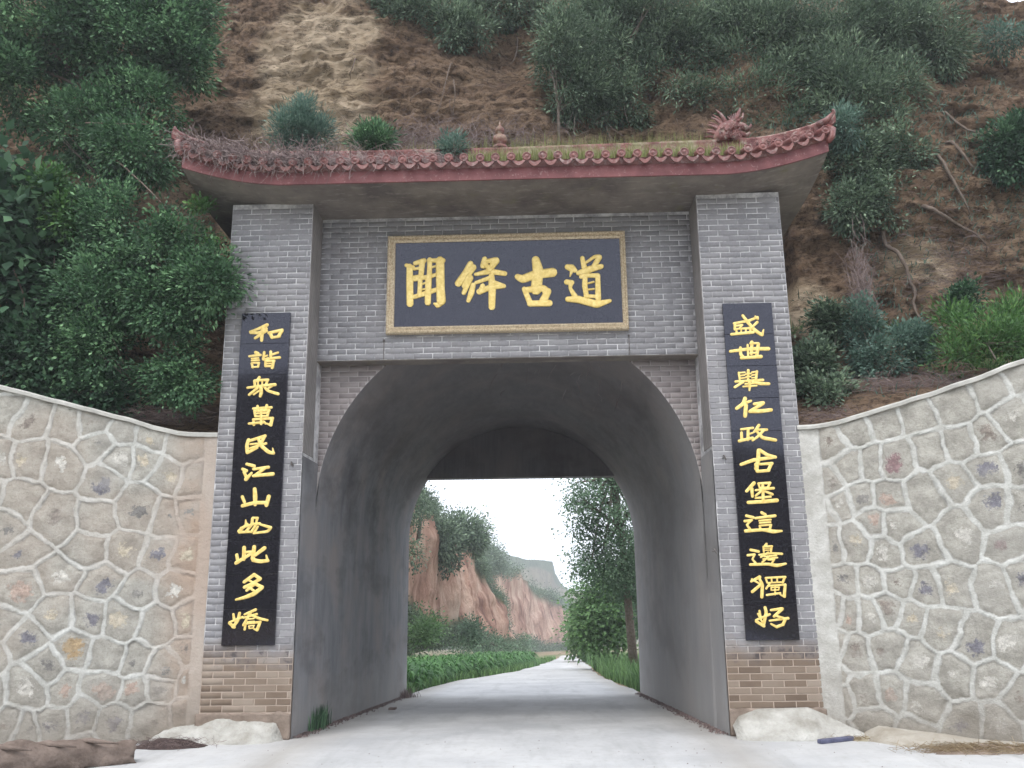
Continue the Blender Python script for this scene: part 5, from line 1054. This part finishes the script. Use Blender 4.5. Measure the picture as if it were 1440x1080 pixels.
def strip_litter(label, x0, y0, x1, y1, n, seed):
    rg = np.random.RandomState(seed); V = []; F = []; T = []
    for k in range(n):
        t = rg.rand(); x = x0+(x1-x0)*t+abs(rg.normal(0, .06))*(1 if x0 < XC else -1); y = y0+(y1-y0)*t; z_ = float(road_z(y))+.012; s2 = rg.uniform(.006, .02); a = rg.uniform(0, 6); b = len(V)
        for q in range(3): V.append((x+s2*math.cos(a+q*2.1), y+s2*math.sin(a+q*2.1), z_+rg.uniform(-.01, .015)))
        V.append((x, y, z_+s2)); F += [(b, b+1, b+3, b+3), (b+1, b+2, b+3, b+3), (b+2, b, b+3, b+3)]; T += [rg.rand()]*4
    F = [f[:3] for f in F]; o = mesh_np('wall_foot_litter', V, F, L_DRY, smooth=False, attrs={'tint': T}); o['kind'] = 'stuff'; o['label'] = label; o['category'] = 'litter'
strip_litter('dusty litter gathered along the foot of the left tunnel wall', WL+.02, 10.5, WL+.02, 19.4, 1500, 1)
strip_litter('dusty litter gathered along the foot of the right tunnel wall', WR-.02, 10.5, WR-.02, 19.4, 1500, 2)
q = on_ground(470, 1015, -.05); grass('wall_weeds', 'dark green weeds at the foot of the left tunnel wall near the entrance', [(WL+.03+abs(rg.normal(0, .03)), 11.6+rg.normal(0, .25), -.08) for _ in range(260)], .28, .012, L_DARK, 51)
grass('dry_weeds', 'small brownish weed tuft at the far left corner of the tunnel', [(WL+.12+rg.normal(0, .10), 18.6+rg.normal(0, .2), -.52) for _ in range(160)], .22, .012, L_DRY, 52, .9)

# ================================================================ beyond the tunnel
def sheet(name, stations, mat, seed, nu=150, nv=70, amp=1.0, attr_green=None, label=None):
    """eroded slope through stations (base picture x, top picture y, distance); upright relief"""
    A_ = []; 
    for (xb, yb, xt, yt, Y) in stations: A_.append((at(xb, yb, Y), at(xt, yt, Y*1.06)))
    t0 = np.linspace(0, len(A_)-1, nu); base_ = np.array([[np.interp(t, range(len(A_)), [a[0][k] for a in A_]) for k in range(3)] for t in t0]); top_ = np.array([[np.interp(t, range(len(A_)), [a[1][k] for a in A_]) for k in range(3)] for t in t0])
    s_ = np.linspace(0, 1, nv); P_ = base_[:, None, :]*(1-s_)[None, :, None]+top_[:, None, :]*s_[None, :, None]
    dist = P_[..., 1]/60
    dirn = np.array([1, -.35, .25]); dirn = dirn/np.linalg.norm(dirn)
    q = P_/(dist[..., None]*6+2)
    rel = fbm(q*[1.6, 1.6, .5], 5, seed)*1.5*dist+abs(fbm(q*[3, 3, .9], 4, seed+3))*-.9*dist+.22*fbm(q*6, 4, seed+6)*dist
    w = sstep(0, .08, s_)[None, :]; rel = rel+.10*fbm(q*[16, 16, 7], 3, seed+30)*dist; P_ = P_+dirn*(rel*amp*w)[..., None]
    P_[..., 2] += .5*fbm(q*[2, 2, 0], 4, seed+9)*dist*sstep(.8, 1, s_)[None, :]*amp
    gr_ = np.clip(sstep(.74, .90, s_[None, :]-.06+.30*fbm(q*1.3, 3, seed+12))+sstep(.20, .07, s_[None, :]+.12*fbm(q*3, 3, seed+13)), 0, 1)
    if attr_green is not None: gr_ = np.clip(gr_+attr_green, 0, 1)
    n = nv; F = [(i*n+k, (i+1)*n+k, (i+1)*n+k+1, i*n+k+1) for i in range(nu-1) for k in range(nv-1)]
    o = mesh_np(name, P_.reshape(-1, 3), F, mat, smooth=(name != 'red_cliff'), attrs={'green': gr_.ravel()}); return struct(o), P_, gr_
o1, PC_, GR_ = sheet('red_cliff', [(470, 935, 470, 600, 30), (555, 925, 570, 640, 38), (600, 915, 600, 694, 46), (635, 908, 632, 712, 52), (668, 908, 655, 728, 57), (695, 908, 684, 752, 62), (712, 910, 700, 785, 68), (728, 912, 712, 850, 76), (738, 914, 730, 905, 82)], M_CLIFF, 4, nu=300, nv=150, amp=.9)
o3, PD_, GD_ = sheet('red_cliff', [(660, 914, 660, 770, 100), (700, 912, 698, 786, 115), (730, 912, 726, 806, 130), (760, 914, 752, 822, 150), (785, 916, 778, 838, 175), (806, 917, 800, 846, 200), (830, 918, 835, 852, 230), (870, 918, 880, 860, 260)], M_CLIFF, 24, nu=260, nv=110, amp=.7)
o2, _, _ = sheet('terraced_hill', [(560, 915, 620, 800, 260), (640, 915, 680, 762, 290), (700, 912, 712, 776, 300), (740, 912, 738, 786, 310), (770, 912, 778, 788, 330), (790, 912, 792, 806, 350), (830, 915, 806, 826, 370), (900, 915, 905, 834, 420), (980, 915, 980, 850, 480), (1150, 915, 1150, 838, 500), (1400, 915, 1400, 825, 520)], M_CLIFF, 14, amp=.35, attr_green=.72)
def cover(name, label, P_, G_, n, leaf, mat, seed, lim=.5):
    rg = np.random.RandomState(seed); ok = np.argwhere(G_ > lim); pk = ok[rg.randint(len(ok), size=n)]; c = P_[pk[:, 0], pk[:, 1]]; c = c+rg.normal(0, leaf*1.2, c.shape)
    V, F, T = leaves(c, np.tile([.5, -.6, .5], (n, 1)), 7, leaf*1.6, leaf, .6, rg, .1, .5); o = mesh_np(name, V, F, mat, smooth=False, attrs={'tint': T}); o['kind'] = 'stuff'; o['label'] = label; o['category'] = 'scrub'
cover('scrub_cover', 'low scrub covering the top and foot of the red cliff', PC_, GR_, 4500, .12, L_CON, 3, .8)
cover('scrub_cover', 'distant scrub along the top of the far cliff', PD_, GD_, 3500, .28, L_CON, 4, .7)
# scrub on the red cliff
def scrub(label, pxs, n, leaf, seed, mat=L_POP, rc=.5):
    rg = np.random.RandomState(seed); bl = [blob(*b) for b in pxs]; P, d = centres_in(bl, n, rg, .3, -.3, seed); V, F, T = leaves(P, d, 40, rc, leaf, .6, rg, .2, .4)
    return V, F, T
def far_bush(name, label, cat, base, pxs, n, leaf, seed, mat, rc, group=None):
    t = thing(name, label, cat, tuple(base), group); V, F, T = scrub(label, pxs, n, leaf, seed, mat, rc); o = mesh_np('foliage', V, F, mat, smooth=False, attrs={'tint': T}); o['kind'] = 'stuff'; adopt(t, o)
    b_ = np.array(base, float); c_ = np.array(blob(*pxs[0])[:3]); mb = MB(); mb.tube([b_, b_*.5+c_*.5+[.1, 0, 0], c_], [.09, .07, .03], 6); adopt(t, mb.build('stem', M_BARK, smooth=True)); return t
far_bush('clifftop_tree', 'large dark rounded tree hanging on the red cliff', 'tree', at(645, 800, 51), [(645, 748, 49, 32, 1.4, 20), (622, 756, 47, 16, 1.2, 22), (632, 785, 48, 8, .8, 20), (668, 758, 52, 13, 1.2, 14)], 330, .17, 61, L_CON, .28)
far_bush('cliff_scrub', 'olive scrub on the cliff edge beside the left tunnel mouth', 'scrub', at(588, 760, 36), [(588, 705, 36, 18, 1.2, 20), (604, 716, 40, 12, 1.0, 8), (580, 760, 34, 4, .5, 44)], 100, .11, 62, L_CON, .2)
far_bush('cliff_scrub', 'bright green bush at the foot of the red cliff', 'scrub', at(605, 900, 38), [(604, 872, 38, 10, .8, 11), (598, 892, 37, 12, .8, 9)], 50, .13, 63, L_POP2, .24)
far_bush('cliff_scrub', 'dark round bush at the foot of the cliff in the middle of the view', 'scrub', at(668, 900, 50), [(667, 888, 50, 9, .8, 10)], 34, .16, 64, L_POP, .26)
far_bush('cliff_scrub', 'low green bushes where the cliff meets the cornfield', 'scrub', at(690, 905, 60), [(700, 908, 60, 36, 1.5, 3), (738, 904, 80, 8, 1.2, 8), (640, 911, 48, 26, 1.2, 3)], 60, .15, 65, L_POP, .26)
# cornfield
rg = np.random.RandomState(12); V = []; F = []; T = []
for k in range(2200):
    Yd = rg.uniform(21.5, 52); lo_ = np.interp(Yd, [20, 23.5, 28, 36, 47, 60], [590, 600, 640, 712, 750, 772]); x = at(rg.uniform(lo_-130*28/Yd, lo_-8), 930, Yd)[0]
    z0 = float(road_z(Yd))-.05; hgt = rg.uniform(.40, .70)*(1.0 if Yd < 30 else 1.25); 
    for j in range(8):
        a = rg.uniform(0, 6.28); h0 = z0+hgt*(.1+.6*j/8); L_ = rg.uniform(.3, .5); dx, dy = math.cos(a), math.sin(a); w = .020*(1+Yd/80); b = len(V)
        pts = [(x, Yd, h0), (x+dx*L_*.4, Yd+dy*L_*.4, h0+L_*.5), (x+dx*L_*.85, Yd+dy*L_*.85, h0+L_*.42), (x+dx*L_*1.15, Yd+dy*L_*1.15, h0+L_*.1)]
        for i, p in enumerate(pts):
            ww = w*(1, 1.2, .8, .15)[i]; V += [(p[0]-dy*ww, p[1]+dx*ww, p[2]), (p[0]+dy*ww, p[1]-dx*ww, p[2])]
        F += [(b+2*i, b+2*i+1, b+2*i+3, b+2*i+2) for i in range(3)]; T += [rg.rand()]*8
o = mesh_np('cornfield', V, F, L_CORN, smooth=False, attrs={'tint': T}); o['kind'] = 'stuff'; o['label'] = 'young green corn crop left of the road beyond the tunnel'; o['category'] = 'corn crop'
# verges
def verge(label, sidef, n, h, seed, mat, Y0, Y1, name='verge_grass'):
    rg = np.random.RandomState(seed); pts = []
    for k in range(n):
        Yd = Y0+(Y1-Y0)*rg.rand()**1.3; pts.append((sidef(Yd, rg), Yd, float(road_z(Yd))-.04))
    return grass(name, label, pts, h, .03, mat, seed, .5)
eR = lambda Y: float(np.interp(Y, [e[2] for e in edge], [e[1] for e in edge])); eL = lambda Y: float(np.interp(Y, [e[2] for e in edge], [e[0] for e in edge]))
verge('tall green verge grass right of the road beyond the tunnel', lambda Y, r: eR(Y)+.12+abs(r.normal(0, 1.6)), 11000, .6, 41, L_POP2, 20.5, 75)
verge('short grass edging the cornfield left of the road', lambda Y, r: eL(Y)-.05-abs(r.normal(0, .5)), 4000, .30, 42, L_POP2, 20, 70)
# roadside trees
def tall_tree(label, base_px, trunk, blobs_, n, leaf, rc, mat, seed, tr, nl=40, name='poplar', group='trees lining the right side of the road', shell=.3, gap=-.25):
    base = at(*base_px); base[2] = float(road_z(base[1]))-.1
    return plant(name, label, 'tree', base, [blob(*b) for b in blobs_], n, nl, rc, leaf, .8, mat, seed, trunk=[at(*p) for p in trunk], tr=tr, shell=shell, gap=gap, group=group, limbs=22, droop=.8)
tall_tree('tall dark poplar nearest the tunnel on the right, its trunk showing pale', (892, 925, 30), [(886, 880, 30), (882, 830, 30), (872, 740, 30), (862, 660, 30)],
          [(850, 700, 29.5, 40, 1.3, 55), (888, 735, 29.5, 42, 1.2, 70), (868, 790, 30, 48, 1.3, 48), (812, 690, 29, 28, .8, 24), (815, 735, 29.5, 22, .7, 22), (842, 640, 30, 45, 1.2, 40), (825, 790, 29.5, 26, .7, 16), (895, 820, 30, 26, 1, 40), (806, 805, 29, 12, .5, 8)], 470, .085, .22, L_POP, 71, .16, nl=52, gap=-.05)
tall_tree('bushy light green young tree behind the tall poplar', (868, 925, 38), [(868, 895, 38), (866, 860, 38)], [(850, 850, 38, 38, 1.3, 40), (835, 885, 38, 26, 1.0, 28), (872, 880, 38, 22, 1, 26), (858, 820, 38, 26, 1, 20)], 330, .14, .28, L_POP2, 72, .06)
tall_tree('smaller roadside tree farther along the right verge', (832, 925, 56), [(832, 905, 56), (832, 880, 56)], [(828, 880, 56, 17, 1.4, 22), (818, 895, 58, 12, 1, 16)], 130, .22, .35, L_POP2, 73, .06)
tall_tree('pale trunked tree at the right tunnel mouth edge', (902, 930, 33), [(900, 890, 33), (901, 850, 33)], [(912, 800, 33, 18, 1, 60), (906, 870, 33, 12, .7, 24)], 120, .11, .24, L_POP, 74, .07)
# the slope and woods behind the photographer, seen in the polished boards
rgm = np.random.RandomState(5); th = np.linspace(-math.pi, math.pi, 181)
X_ = np.linspace(-160, 160, 120); hill_y = -62
hz = 20+9*sstep(-8, -30, X_)+-3.0*sstep(5, 40, X_)+1.6*fbm(np.c_[X_*.11, X_*0, X_*0], 4, 8)
V = []; 
for x, z_ in zip(X_, hz):
    for t in np.linspace(0, 1, 12): V.append((x+1.0*vnoise(np.array([[x*.2, t*5, 0]]))[0], hill_y+20*(1-t)-22*t, -.3+z_*t**.8))
F = [(i*12+k, i*12+k+1, (i+1)*12+k+1, (i+1)*12+k) for i in range(119) for k in range(11)]
m = MT('wooded_slope', .95, .1); m.color(m.mix(m.range(m.noise(.3, 6, .7), .4, .6), (.045, .065, .03), (.12, .11, .06))); m.bump(m.noise(1.2, 6, .7), 1, .6)
struct(mesh_np('hillside', V, F, m.m))

# ================================================================ haze
hz_ = MB().box((-300, -90, -24), (300, 560, 60)).build('haze', bpy.data.materials.new('haze_air')); hz_['kind'] = 'stuff'; hz_['label'] = 'pale summer haze filling the valley air'; hz_['category'] = 'haze'
hm = hz_.data.materials[0]; hm.use_nodes = True; hm.node_tree.nodes.clear(); pv = hm.node_tree.nodes.new('ShaderNodeVolumePrincipled'); ho = hm.node_tree.nodes.new('ShaderNodeOutputMaterial')
pv.inputs['Color'].default_value = (.92, .95, 1, 1); pv.inputs['Density'].default_value = .0016; pv.inputs['Anisotropy'].default_value = .2; hm.node_tree.links.new(pv.outputs[0], ho.inputs['Volume'])
